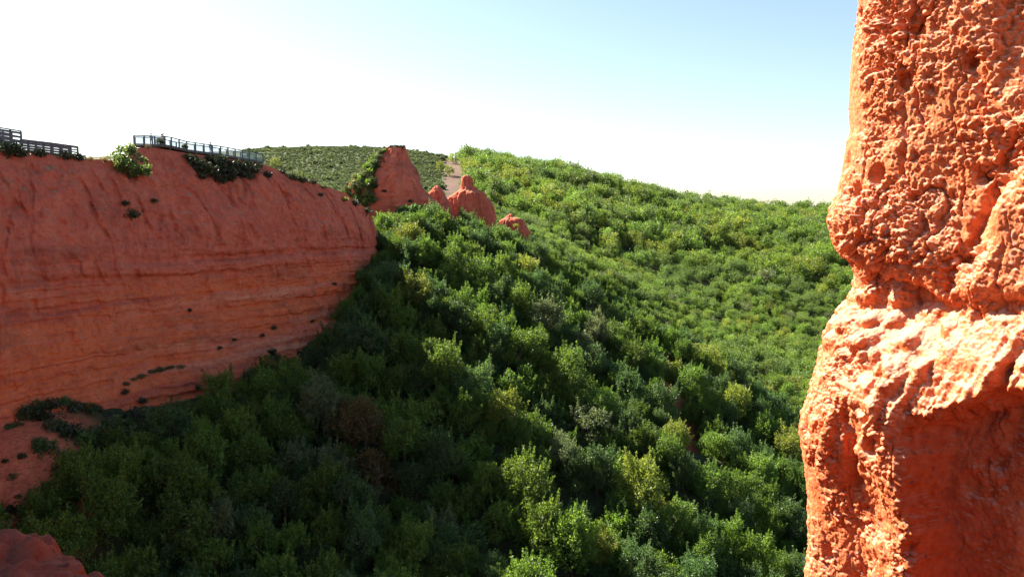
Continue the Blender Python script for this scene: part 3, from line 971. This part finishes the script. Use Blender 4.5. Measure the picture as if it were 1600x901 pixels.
# far wood, one object ------------------------------------------------------
def scatter_object(name, points, rots, scales, idx, proto_objs, collname):
    coll = bpy.data.collections.new(collname)
    for o in proto_objs:
        coll.objects.link(o)
    me = bpy.data.meshes.new(name)
    me.from_pydata([tuple(p) for p in points], [], [])
    for an, typ, data in (('rot', 'FLOAT', rots), ('scl', 'FLOAT', scales)):
        a = me.attributes.new(an, typ, 'POINT'); a.data.foreach_set('value', np.asarray(data, dtype=np.float32))
    a = me.attributes.new('pick', 'INT', 'POINT'); a.data.foreach_set('value', np.asarray(idx, dtype=np.int32))
    o = link(name, me)
    ng = bpy.data.node_groups.new(name, 'GeometryNodeTree')
    ng.interface.new_socket('Geometry', in_out='INPUT', socket_type='NodeSocketGeometry')
    ng.interface.new_socket('Geometry', in_out='OUTPUT', socket_type='NodeSocketGeometry')
    gi = ng.nodes.new('NodeGroupInput'); go = ng.nodes.new('NodeGroupOutput')
    ip = ng.nodes.new('GeometryNodeInstanceOnPoints')
    ci = ng.nodes.new('GeometryNodeCollectionInfo')
    ci.inputs['Collection'].default_value = coll
    ci.inputs['Separate Children'].default_value = True
    ci.inputs['Reset Children'].default_value = True
    def attr(nm, dt):
        n = ng.nodes.new('GeometryNodeInputNamedAttribute'); n.data_type = dt; n.inputs['Name'].default_value = nm
        return n.outputs['Attribute']
    cx = ng.nodes.new('ShaderNodeCombineXYZ')
    ng.links.new(attr('rot', 'FLOAT'), cx.inputs[2])
    ng.links.new(gi.outputs[0], ip.inputs['Points'])
    ng.links.new(ci.outputs[0], ip.inputs['Instance'])
    ip.inputs['Pick Instance'].default_value = True
    ng.links.new(attr('pick', 'INT'), ip.inputs['Instance Index'])
    ng.links.new(cx.outputs[0], ip.inputs['Rotation'])
    ng.links.new(attr('scl', 'FLOAT'), ip.inputs['Scale'])
    ng.links.new(ip.outputs[0], go.inputs[0])
    md = o.modifiers.new('scatter', 'NODES'); md.node_group = ng
    return o

def joined(crown, trunk, mat):
    """crown and trunk of one wood tree as one mesh with two materials"""
    bm = bmesh.new()
    bm.from_mesh(crown); nc = len(bm.faces)
    bm.from_mesh(trunk)
    for i, f in enumerate(bm.faces):
        f.material_index = 0 if i < nc else 1
    m2 = bpy.data.meshes.new('wood_tree'); bm.to_mesh(m2); bm.free()
    m2.materials.append(mat); m2.materials.append(BARK)
    return bpy.data.objects.new('wood_tree_%02d' % len(far_protos), m2)

far_protos = []
for i in range(10):
    cr, tk = make_tree_meshes(400 + i, 6.2, 3.3, 2000, 0.46, nclump=15, shoots=7)
    far_protos.append(joined(cr, tk, (L_FAR, L_FAR, L_FAR, L_FARD, L_FARD, L_YEL, L_FAR, L_GREY, L_FAR, L_FAR)[i]))
for i in range(3):
    far_protos.append(joined(*shapes[i * 2][0], (L_MID, L_DARK, L_MID)[i]))
fx, fs = [], []
fr_ = np.random.default_rng(77)
stepf = 4.4
yy = 80.0
while yy < 760:
    loc_step = stepf if yy < 430 else 8.6
    xs = np.arange(-90, 620, loc_step)
    jx = xs + fr_.uniform(-.48, .48, len(xs)) * loc_step
    jy = yy + fr_.uniform(-.48, .48, len(xs)) * loc_step
    zz = ground(jx, jy)
    a, b = proj(np.stack([jx, jy, zz + 4], -1))
    hm, bm_, cm = cover_masks(jx, jy)
    ok = (a > 560) & (a < 1980) & (hm < 0.5) & (bm_ < 0.4) & (b < 1000) & ((jy > 200) | (jx > 70))
    ok &= ~((jy < 233) & (a < 1330) & (jx < 73))
    ok &= ~((jy < 330) & (a < 640))
    for q in np.nonzero(ok)[0]:
        if fr_.random() < 0.06: continue
        fx.append((jx[q], jy[q], zz[q] - 0.2))
        big = sst(400, 480, jy[q]) * 0.72
        patch = 0.12 * math.sin(jx[q] / 21) * math.sin(jy[q] / 17)
        fs.append((0.70 + big * 1.05 + patch) * fr_.uniform(0.62, 1.42))
    yy += loc_step
for q in rest:
    fx.append((q[0], q[1], q[2] - .1)); fs.append(q[3] / 3.2)
print('wood trees', len(fx))
nf = len(fx)
# neighbouring trees tend to be of the same tint: choose by slow noise
fxa = np.array(fx)
tn = vnoise(np.stack([fxa[:, 0] / 30, fxa[:, 1] / 30, 0 * fxa[:, 0]], 1), 500) + fr_.normal(size=nf) * 0.5
pick = np.where(tn < -0.30, fr_.integers(3, 5, nf), np.where(tn > 0.75, 5, np.where(fr_.random(nf) < 0.03, 7, fr_.choice([0, 1, 2, 6, 8, 9], nf))))
pick[nf - len(rest):] = fr_.integers(10, 13, len(rest))
wood = scatter_object('far_wood', fx, fr_.uniform(0, 6.28, nf), fs, pick, far_protos, 'wood_trees')
tag(wood, 'sunlit green wood covering the far valley and hillside', 'forest', kind='stuff')

# heath on the far hill --------------------------------------------------------
def shrub_mesh(seed, r, h, n, ls, nc=12, name='foliage'):
    g = np.random.default_rng(seed)
    ctr, rad = [], []
    for i in range(nc):
        a = g.random() * 6.28; q = math.sqrt(g.random()) * r * 0.72
        ctr.append((math.cos(a) * q, math.sin(a) * q, h * (0.25 + 0.55 * g.random()) * (1 - 0.35 * q / r))); rad.append(r * (0.28 + 0.2 * g.random()))
    rad = np.array(rad)
    V, F_ = leaf_cloud(ctr, rad, np.maximum(4, (n * rad ** 2 / (rad ** 2).sum()).astype(int)), ls, h / r, 0.5, seed)
    return np_mesh(name, V, F_)

hp = []
for i in range(4):
    m_ = shrub_mesh(500 + i, 1.25, 1.2, 110, 0.62, 7, 'heath_bush'); m_.materials.append(L_HEATH if i else L_GREY)
    hp.append(bpy.data.objects.new('heath_bush', m_))
hx, hsx = [], []
yy = 345.0
while yy < 1000:
    xs = np.arange(-340, 20, 3.1)
    jx = xs + fr_.uniform(-.4, .4, len(xs)) * 3.1; jy = yy + fr_.uniform(-.25, .25, len(xs)) * 3.1
    zz = ground(jx, jy)
    a, b = proj(np.stack([jx, jy, zz + 1], -1))
    hm, bm_, cm = cover_masks(jx, jy)
    ok = (a > 380) & (a < 740) & (hm > 0.5) & (bm_ < 0.3) & (b < 330)
    for q in np.nonzero(ok)[0]:
        if fr_.random() < 0.12: continue
        hx.append((jx[q], jy[q], zz[q] - .1)); hsx.append(fr_.uniform(0.7, 1.5) * (1.0 if fr_.random() > .02 else 2.2))
    yy += 3.6
nh = len(hx)
print('heath', nh)
heath = scatter_object('heath_scrub', hx, fr_.uniform(0, 6.28, nh), hsx, fr_.choice([0, 1, 1, 2, 2, 3, 3], nh), hp, 'heath_bushes')
tag(heath, 'low grey green scrub covering the far rounded hill', 'scrub', kind='stuff')

# small trees standing on the bare strip of the far hill
tm, tt_ = mid_shapes[0][0]
for k, (px_, D, s, lb) in enumerate([(709, 690, 1.25, 'small yellowish tree at the top of the bare brown hill strip'), (703, 560, 0.95, 'small round pale tree in the middle of the bare brown strip'), (688, 585, 0.9, 'low yellow bush at the left edge of the bare brown strip'), (430, 640, 1.0, 'lone bright tree on the scrub hill right of the platform')]):
    p = at(px_, 280, D)
    z = float(ground(np.array([p[0]]), np.array([p[1]]))[0])
    root = thing('young_tree', lb, 'tree', (p[0], p[1], z - 0.1), k * 1.3)
    root.scale = (s, s, s)
    cr = link('crown', tm, L_YEL, root); link('trunk', tt_, BARK, root)

# ------------------------------------------------------------------ shrubs on cliff and pinnacles
SH = [shrub_mesh(600 + i, 1.0, 1.0, 620, 0.24, 16) for i in range(5)]
def stem_mesh(seed):
    g = np.random.default_rng(seed); mb = MB()
    for k in range(4):
        a = g.random() * 6.28
        mb.tube([(0, 0, -0.4), (math.cos(a) * .2, math.sin(a) * .2, 0.2), (math.cos(a) * .45, math.sin(a) * .45, 0.6)], [0.05, 0.04, 0.015], 5)
    return mb.mesh('stem')
ST = [stem_mesh(620 + i) for i in range(2)]
shr = random.Random(9)
def shrub(P, r, mat, label, group=None, zs=0.9, name='shrub', sink=0.35):
    root = thing(name, label, 'shrub', (P[0], P[1], P[2] - r * sink), shr.uniform(0, 6.28), group)
    root.scale = (r, r, r * zs)
    f = link('foliage', shr.choice(SH), L_SCRUB, root); set_mat(f, mat)
    link('stem', shr.choice(ST), BARK, root)
    return root

def cliff_shrub(px_, py_, rpx, mat, label, group, zs=0.9, lift=0.3):
    P, n = on_cliff(px_, py_)
    r = rpx * 1.35 * P[1] / FPX
    return shrub(P + n * r * lift, r, mat, label, group, zs)

G1 = 'dark scrub hanging on the cliff below the platform'
PLAT = 'below the glinting platform'
plat_sh = [(300,252,12),(318,264,14),(335,256,12),(350,270,14),(366,260,13),(382,263,14),(394,266,9),(345,250,9),(326,250,8),(373,273,9),(308,262,10),(332,274,9),(312,275,8),(342,282,8),(360,280,8),(388,276,8),(400,260,7),(292,246,7)]
plat_sh.sort()
ORDX = ORD + [q + 'teenth' for q in ('thir', 'four', 'fif', 'six', 'seven', 'eigh', 'nine')] + ['twentieth']
for i, (a, b, r_) in enumerate(plat_sh):
    cliff_shrub(a, b, r_ * 1.05, L_SCRUB, f'dark bush on the red cliff {PLAT}, {ORDX[i]} from the left', G1)
for a, b, r_, m_, lb in [
    (417,273,8,L_SCRUB,'small dark isolated bush right below the platform end'),
    (440,268,6,L_SCRUB,'low dark bush on the rim nearest the platform end'),
    (455,276,9,L_SCRUB,'spreading dark bush on the rim left of the grey one'),
    (464,266,10,L_GREY,'round pale grey bush on the cliff rim'),
    (472,281,8,L_SCRUB,'dark bush on the rim just below the round grey one'),
    (488,284,7,L_SCRUB,'dark bush on the rim right of the grey bush'),
    (505,292,5,L_GREY,'little dry grey tuft further down the cliff rim'),
    (538,312,5,L_YEL,'tiny yellow green bush near the right end of the rim'),
    (556,318,6,L_SCRUB,'dark bush above the right end of the cliff'),
    (572,330,8,L_SCRUB,'dark bush at the very right tip of the cliff'),
    (500,305,4,L_SCRUB,'tiny dark bush high on the right part of the cliff'),
    (22,216,7,L_YEL,'yellow bush in front of the tall wooden fence panel'),
    (12,230,17,L_SCRUB,'big dark bush beneath the tall wooden fence panel'),
    (34,240,10,L_SCRUB,'dark bush hanging under the start of the slatted boardwalk'),
    (64,241,9,L_SCRUB,'round dark bush under the middle of the slatted boardwalk'),
    (100,243,10,L_SCRUB,'dark bush under the right half of the slatted boardwalk'),
    (122,246,9,L_SCRUB,'dark bush at the right end of the slatted boardwalk'),
    (205,268,12,L_SCRUB,'dark bush hanging directly under the big bright bush'),
    (165,243,6,L_STRAW,'dry straw coloured tuft left of the big bright bush'),
    (142,246,5,L_STRAW,'dry straw tuft on the rim right of the boardwalk'),
    (205,335,10,L_SCRUB,'dark plant patch in the gully under the big bright bush'),
    (196,318,6,L_SCRUB,'small dark plant high in the gully of the cliff'),
    (240,313,5,L_SCRUB,'narrow dark plant on the cliff right of the gully'),
    (295,484,4,L_SCRUB,'tiny dark plant in the middle of the banded cliff'),
    (546,404,6,L_SCRUB,'dark plant on the cliff beside its right end'),
    (522,443,3.5,L_SCRUB,'tiny plant low on the cliff near the right trees'),
    (427,512,5,L_SCRUB,'dark tuft on the lower cliff ledge, largest of its line'),
    (409,523,4,L_SCRUB,'dark tuft on the lower cliff ledge, left of the largest'),
    (365,530,3.5,L_SCRUB,'tiny dark tuft at the middle of the lower ledge'),
    (342,543,4,L_SCRUB,'tiny dark tuft at the left end of the lower ledge'),
    (487,502,4,L_SCRUB,'tuft on the lower ledge nearest the dark trees'),
    (430,558,9,L_SCRUB,'tall dark bush on bare red slope above the trees'),
    (424,548,6,L_SCRUB,'upper half of the dark bush pair on bare red slope'),
    (308,604,6,L_SCRUB,'dark bush on the red slope under the grassy ledge'),
    (222,625,7,L_SCRUB,'dark bush on the red slope left of the bare patch'),
    (195,612,6,L_SCRUB,'small dark bush under the left end of the grassy ledge')]:
    cliff_shrub(a, b, r_, m_, lb, 'shrubs growing on the red cliff')
gl = [(196,598,6),(209,592,5),(221,586,7),(236,580,6),(249,575,8),(266,573,7),(283,571,6)]
for i, (a, b, r_) in enumerate(gl):
    cliff_shrub(a, b, r_, L_GREY, f'olive tuft on the curved grassy ledge, {ORD[i]} from the left', 'tufts on the curved ledge of the cliff', 0.6)
tl = [(40,640,12),(58,634,12),(78,632,13),(98,628,13),(118,636,14),(140,640,14),(30,690,9),(25,665,10),(160,650,13),(185,652,13),(95,655,13),(120,662,13),(150,672,14),(180,676,14)]
tl.sort()
for i, (a, b, r_) in enumerate(tl):
    cliff_shrub(a, b, r_, L_SCRUB if i % 3 else L_DARK, f'dark bush at the left foot of the cliff, {(ORD + ["thirteenth", "fourteenth"])[i]} from the left', 'bushes at the left foot of the cliff')

# bushes and young trees on the red talus at the lower left
def on_ground(px_, py_):
    q = np.array([at(px_, py_, D) for D in np.arange(55, 135, 0.4)])
    return q[np.argmax(q[:, 2] < ground(q[:, 0], q[:, 1]))]
tb = [(15,668,6),(34,712,5),(52,736,4),(20,745,7),(62,690,8),(84,668,14),(104,676,16),(126,690,16),(150,684,17),(172,690,18),(196,680,16),(96,716,12),(118,722,15),(140,716,16),(82,742,6),(70,770,11),(44,790,13),(20,800,14),(60,716,5),(28,775,5),(8,720,4)]
tb += [(70,700,14),(92,735,15),(110,745,16),(128,735,16),(150,740,16),(60,775,13),(84,765,14),(104,775,15),(40,815,13),(60,805,14),(80,795,14),(30,655,10),(48,650,12),(66,652,13)]
tb += [(205,655,14),(225,650,14),(250,655,14),(275,650,13),(182,668,16),(215,672,16),(245,672,16),(300,645,11)]
tb.sort()
NUM = ORDX + ['twenty-' + q for q in ORD[:9]] + ['thirtieth'] + ['thirty-' + q for q in ORD[:9]] + ['fortieth'] + ['forty-' + q for q in ORD[:9]]
for i, (a, b, r_) in enumerate(tb):
    p = on_ground(a, b); r = r_ * 1.6 * p[1] / FPX
    shrub(p, r, (L_SCRUB, L_DARK, L_GREY)[i % 3], f'bush on the red talus slope at the lower left, {NUM[i]} from the left', 'bushes on the red talus slope', 1.0)
# the big bright bush on the rim
P, n_ = on_cliff(205, 268)
root = thing('bright_bush', 'large bright sunlit bush on the cliff edge left of the platform', 'shrub', (P[0], P[1] - 0.8, P[2] - 0.6))
g = np.random.default_rng(900)
ctr, rad = [], []
for i in range(34):
    a = g.random() * 6.28; t = g.random()
    q = 3.0 * math.sqrt(g.random()) * math.sin(math.pi * (0.2 + 0.65 * t))
    ctr.append((math.cos(a) * q + (0.6 if t < .4 else -0.2), math.sin(a) * q * .8, 0.3 + 3.6 * t)); rad.append(0.42 + 0.3 * g.random())
V, F_ = leaf_cloud(ctr, rad, [58] * 34, 0.36, 1.0, 0.3, 901, aspect=0.7)
link('foliage', np_mesh('foliage', V, F_), L_BRIGHT, root)
mb = MB()
for i in range(0, 34, 3):
    c = ctr[i]; mb.tube([(0, 0, -0.5), (c[0] * .4, c[1] * .4, c[2] * .5), c], [0.09, 0.06, 0.02], 5)
mb.build('branches', BARK, root)

# shrubs on the pinnacles
p1x, p1y = proj(PIN1)
def on_pin(px_, py_):
    cost = (p1x - px_) ** 2 + (p1y - py_) ** 2 + np.maximum(PIN1[:, 1] - 196, 0) * 40
    return PIN1[np.argmin(cost)]
flank = []
fr2 = random.Random(21)
OL = np.array([(603,230),(597,236),(588,245),(572,262),(556,278),(543,290),(534,302),(528,320)], float)
for k in range(72):
    py_ = 236 + 88 * ((k + fr2.random()) / 72)
    xl_ = np.interp(py_, OL[:, 1], OL[:, 0])
    xr_ = np.interp(py_, [236, 250, 270, 290, 324], [600, 590, 588, 584, 588])
    flank.append((xl_ + (xr_ - xl_) * fr2.random(), py_, fr2.uniform(6.5, 11) * (0.6 + 0.4 * min(1, (py_ - 236) / 40))))
for i, (a, b, r_) in enumerate(flank):
    P = on_pin(a, b); r = r_ * P[1] / FPX
    row = sorted(flank[i // 9 * 9:i // 9 * 9 + 9])
    shrub((P[0], P[1] - 0.5, P[2]), r, (L_MID, L_HEATH, L_GREY, L_DARK)[i % 4], f'olive bush on the tall pinnacle left flank, {ORD[row.index(flank[i])]} from left in {ORD[i // 9]} row from top', 'bushes on the flank of the tall pinnacle', 1.0)
for i, (a, b, r_) in enumerate([(600,232,6),(610,229,4.5),(618,228,5),(626,229,4),(633,231,4)]):
    P = on_pin(a, b); r = r_ * P[1] / FPX
    shrub((P[0], 198 - 1.5, P[2] + 0.25), r, L_SCRUB, f'small bush on the flat top of the tall pinnacle, {ORD[i]} from left', 'bushes on top of the tall pinnacle', 1.0)
for a, b, r_, lb in ((598,299,5,'dark bush stuck in the face of the tall pinnacle'), (641,315,5,'small dark plant low on the tall pinnacle face'), (586,290,8,'olive bush where flank meets face of the tall pinnacle')):
    P = on_pin(a, b); shrub(P, r_ * P[1] / FPX, L_SCRUB, lb, 'bushes on the face of the tall pinnacle')
dk = [(630,322,14),(648,318,13),(664,320,14),(680,324,12),(694,328,11)]
for i, (a, b, r_) in enumerate(dk):
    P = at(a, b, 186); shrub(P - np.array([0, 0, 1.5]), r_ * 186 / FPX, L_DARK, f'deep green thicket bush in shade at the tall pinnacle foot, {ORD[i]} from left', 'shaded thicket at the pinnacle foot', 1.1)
for i, (a, b, r_, m_) in enumerate([(781,352,9,L_SCRUB),(792,356,8,L_DARK),(800,361,9,L_SCRUB),(806,348,5,L_YEL)]):
    P = at(a, b, 231); shrub(P - np.array([0, 0, .8]), r_ * 231 / FPX, m_, ['dark bush left of the low outcrop', 'deep green bush below the low outcrop', 'dark bush right under the low outcrop', 'small yellow bush on the low outcrop'][i], 'bushes around the low outcrop')

# ------------------------------------------------------------------ viewing platform with railing
def walkway(name, label, pts, width, rail_h, spacing, style):
    root = thing(name, label, 'viewing platform', tuple(pts[0]))
    o0 = Vector(pts[0])
    front = [Vector(p) - o0 for p in pts]
    # the far side of the walkway lies back from the edge
    backs = []
    for i, p in enumerate(front):
        d = (front[min(i + 1, len(front) - 1)] - front[max(i - 1, 0)]); d.z = 0; d.normalize()
        nrm = Vector((-d.y, d.x, 0))
        if nrm.y < 0: nrm = -nrm
        backs.append(p + nrm * width)
    V, F_ = [], []
    for a, b in zip(front, backs):
        V += [a, b, b - Vector((0, 0, .22)), a - Vector((0, 0, .22))]
    for i in range(len(front) - 1):
        k = i * 4
        for j in range(4):
            F_.append((k + j, k + (j + 1) % 4, k + 4 + (j + 1) % 4, k + 4 + j))
    F_ += [(3, 2, 1, 0), tuple(len(V) - 4 + j for j in range(4))]
    me = bpy.data.meshes.new('deck'); me.from_pydata([tuple(v) for v in V], [], F_); me.update()
    link('deck', me, DECK, root)
    mb = MB()
    for a, b in zip(front[::2], backs[::2]):
        for q in (a, b):
            m_ = q + (a + b - 2 * q) * .12
            mb.bar(m_ - Vector((0, 0, .2)), m_ - Vector((0, 0, 2.2)), 0.16, 0.16)
    mb.build('support', WOOD if style == 'wood' else STEEL, root)
    pm = WOOD if style == 'wood' else STEEL
    for line in (front, backs):
        seg = []
        for a, b in zip(line[:-1], line[1:]):
            n = max(1, round((b - a).length / spacing))
            seg += [a + (b - a) * (k / n) for k in range(n)]
        seg.append(line[-1])
        mb = MB()
        for a, b in zip(seg[:-1], seg[1:]):
            d = (b - a).normalized() * 0.05
            mb.bar(a - d + Vector((0, 0, rail_h)), b + d + Vector((0, 0, rail_h)), 0.16, 0.13)
            if style == 'steel':
                mb.bar(a + Vector((0, 0, .08)), b + Vector((0, 0, .08)), 0.08, 0.14)
        mb.build('handrail', pm, root)
        for p in seg:
            q = MB(); q.bar(p, p + Vector((0, 0, rail_h - .05)), 0.17, 0.17)
            q.build('post', pm, root)
        for a, b in zip(seg[:-1], seg[1:]):
            q = MB()
            if style == 'steel':
                for k in range(1, 11):
                    zz = Vector((0, 0, rail_h * k / 11 + .05)); q.bar(a + zz, b + zz, 0.028, 0.028)
                q.build('cable_infill', CABLE, root)
            else:
                for k in range(1, 5):
                    zz = Vector((0, 0, rail_h * (k - .35) / 4.2)); q.bar(a + zz, b + zz, 0.06, 0.17 if rail_h < 1.6 else 0.28)
                q.build('slats', WOOD, root)
    return root
wp = [at(209.6,226,115.5), at(258,227.5,117), at(268,229,118.5), at(292,235,121.5), at(345,242,126), at(411,253.5,132)]
walkway('viewing_platform', 'dark steel railed viewing platform along the cliff edge with visitors', wp, 2.4, 1.3, 1.35, 'steel')
bp = [at(33,234,98.5), at(80,239,101.5), at(122,244.5,104)]
walkway('boardwalk', 'wooden boardwalk with slatted railing at the left cliff edge', bp, 2.0, 1.25, 1.0, 'wood')
bp = [at(-60,222,94), at(0,226,96.4), at(34,231,98.3)]
walkway('fenced_lookout', 'taller dark wooden fenced lookout at the far left edge', bp, 2.6, 2.0, 1.3, 'wood')

# ------------------------------------------------------------------ people
SKIN = plain_mat('skin', (0.45, 0.26, 0.19), 0.6, 0.3, 0.08, 8)
HAIR = plain_mat('dark_hair', (0.03, 0.02, 0.015), 0.6, 0.3, 0.2, 8)
def skin_mesh(name, verts, edges, radii, sub=1):
    me = bpy.data.meshes.new(name); me.from_pydata(verts, edges, []); me.update()
    o = bpy.data.objects.new(name, me); COL.objects.link(o)
    md = o.modifiers.new('skin', 'SKIN'); md.use_smooth_shade = True
    for v, r_ in zip(me.skin_vertices[0].data, radii):
        v.radius = (r_, r_) if not isinstance(r_, tuple) else r_
    me.skin_vertices[0].data[0].use_root = True
    sb = o.modifiers.new('sub', 'SUBSURF'); sb.levels = sub; sb.render_levels = sub
    dg = bpy.context.evaluated_depsgraph_get()
    m2 = bpy.data.meshes.new_from_object(o.evaluated_get(dg))
    bpy.data.objects.remove(o)
    m2.name = name
    return m2
def person(loc, rot, shirt, trouser, label, arm=0.25, scale=1.0):
    root = thing('person', label, 'person', loc, rot, 'visitors on the viewing platform')
    root.scale = (scale,) * 3
    J = [(0,0,.95),(0,.0,1.18),(0,0,1.40),(0,0,1.50),(0,-.01,1.57),(0,-.015,1.66),(0,-.01,1.74),
         (.10,0,.90),(.11,-.01,.50),(.11,.02,.08),(.12,-.12,.04),(-.10,0,.90),(-.11,-.02,.50),(-.11,.02,.08),(-.12,-.12,.04),
         (.19,0,1.40),(.25,.03,1.13),(.22,-arm,1.05),(.20,-arm-.12,1.06),(-.19,0,1.40),(-.25,.03,1.13),(-.22,-arm,1.05),(-.20,-arm-.12,1.06)]
    E = [(0,1),(1,2),(2,3),(3,4),(4,5),(5,6),(0,7),(7,8),(8,9),(9,10),(0,11),(11,12),(12,13),(13,14),(2,15),(15,16),(16,17),(17,18),(2,19),(19,20),(20,21),(21,22)]
    Rd = [(.15,.10),(.135,.09),(.14,.10),.058,.085,.105,.07,.085,.058,.042,.035,.085,.058,.042,.035,.06,.043,.034,.026,.06,.043,.034,.026]
    link('body', skin_mesh('body', J, E, Rd), SKIN, root)
    tj = [0,7,8,9,11,12,13]; 
    te = [(0,1),(1,2),(2,3),(0,4),(4,5),(5,6)]
    link('trousers', skin_mesh('trousers', [J[i] for i in tj], te, [(.168,.118),.098,.074,.062,.098,.074,.062]), trouser, root)
    sj = [1,0,2,15,16,19,20]
    se = [(0,1),(0,2),(2,3),(3,4),(2,5),(5,6)]
    vv = [J[i] for i in sj]; vv[1] = (0,0,.99)
    link('shirt', skin_mesh('shirt', vv, se, [(.155,.112),(.165,.118),(.155,.115),.078,.060,.078,.060]), shirt, root)
    bm = bmesh.new(); bmesh.ops.create_uvsphere(bm, u_segments=14, v_segments=8, radius=0.118)
    for v in bm.verts:
        v.co.z = v.co.z * 0.95 + 1.695; v.co.y = v.co.y * 1.05 + 0.025
    bmesh.ops.delete(bm, geom=[v for v in bm.verts if v.co.z < 1.64 and v.co.y < 0.0], context='VERTS')
    hm_ = bpy.data.meshes.new('hair'); bm.to_mesh(hm_); bm.free()
    link('hair', hm_, HAIR, root)
    mbn = bmesh.new(); bmesh.ops.create_cone(mbn, segments=8, radius1=0.02, radius2=0.008, depth=0.04, cap_ends=True)
    for v in mbn.verts:
        v.co = Vector((v.co.x, -0.118 - v.co.z, 1.655 + v.co.y))
    nm_ = bpy.data.meshes.new('nose'); mbn.to_mesh(nm_); mbn.free()
    link('nose', nm_, SKIN, root)
C_BLUE = plain_mat('blue_cloth', (0.06, 0.10, 0.25), .9); C_DARK = plain_mat('charcoal_cloth', (0.03, 0.03, 0.04), .9)
C_RED = plain_mat('maroon_cloth', (0.16, 0.04, 0.06), .9); C_TAN = plain_mat('khaki_cloth', (0.18, 0.14, 0.09), .9)
def deck_pt(px_, back):
    xs = [proj(p)[0] for p in wp]
    i = max(0, min(len(wp) - 2, int(np.searchsorted(xs, px_)) - 1))
    t = (px_ - xs[i]) / (xs[i + 1] - xs[i])
    p = wp[i] + (wp[i + 1] - wp[i]) * t
    d = wp[i + 1] - wp[i]; d = d / np.linalg.norm(d[:2])
    nrm = np.array([-d[1], d[0], 0]); nrm = nrm if nrm[1] > 0 else -nrm
    q = p + nrm * back
    return tuple(q)
person(deck_pt(236, 0.9), 0.3, C_BLUE, C_DARK, 'person in blue shirt near the left end of the platform')
person(deck_pt(255, 0.6), -0.6, C_TAN, C_DARK, 'person in khaki shirt at the platform corner')
person(deck_pt(264, 1.1), 2.2, C_RED, C_DARK, 'person in maroon shirt just right of the platform corner')
person(deck_pt(333, 0.7), 0.9, C_DARK, C_BLUE, 'person in dark top standing alone mid platform', 0.22, 1.03)

# dry weeds growing up in front of the platform railing
for a, b, r_, lb in ((249,221,7,'brown dry weed in front of the platform left railing'), (289,229,6,'brown leafy weed in front of the platform middle railing'), (232,229,5,'low dry tuft under the platform left railing')):
    D = np.interp(a, [210, 258, 292], [115, 116.5, 121]) - 0.8
    P = at(a, b, D); shrub(P, r_ * D / FPX, L_SCRUB if r_ > 5 else L_STRAW, lb, 'dry weeds at the platform railing', 1.1, 'dry_weed', 0.5)

# ------------------------------------------------------------------ light
EL, AZ = R(40.6), math.atan2(-0.83, 0.56)      # azimuth from +Y towards +X
sd_ = Vector((math.sin(AZ) * math.cos(EL), math.cos(AZ) * math.cos(EL), math.sin(EL)))
sun = bpy.data.lights.new('sun', 'SUN'); sun.energy = 5.0; sun.angle = R(0.5); sun.color = (1.0, 0.93, 0.82)
so = bpy.data.objects.new('sun', sun); COL.objects.link(so)
so.rotation_euler = (-sd_).to_track_quat('-Z', 'Y').to_euler()
w = bpy.data.worlds.new('World'); SC.world = w; w.use_nodes = True
nt = w.node_tree
bg = nt.nodes['Background']
sky = nt.nodes.new('ShaderNodeTexSky'); sky.sky_type = 'NISHITA'; sky.sun_disc = False
sky.sun_elevation = EL; sky.sun_rotation = AZ
sky.altitude = 800; sky.air_density = 1.0; sky.dust_density = 1.6; sky.ozone_density = 0.3
nt.links.new(sky.outputs[0], bg.inputs[0])
bg.inputs[1].default_value = 0.0535

cam = bpy.data.cameras.new('camera'); cam.sensor_width = 36; cam.lens = 36 * FPX / 1600
cam.clip_end = 12000; cam.clip_start = 0.05
co = bpy.data.objects.new('camera', cam); COL.objects.link(co)
co.rotation_euler = (math.pi / 2 - PITCH, 0, 0)
SC.camera = co
vs = SC.view_settings
vs.view_transform = 'Standard'; vs.look = 'None'; vs.gamma = 1; vs.use_curve_mapping = False; vs.exposure = 2.1
SC.cycles.max_bounces = 6; SC.cycles.diffuse_bounces = 3; SC.cycles.transparent_max_bounces = 4; SC.cycles.transmission_bounces = 4
SC.cycles.use_denoising = True
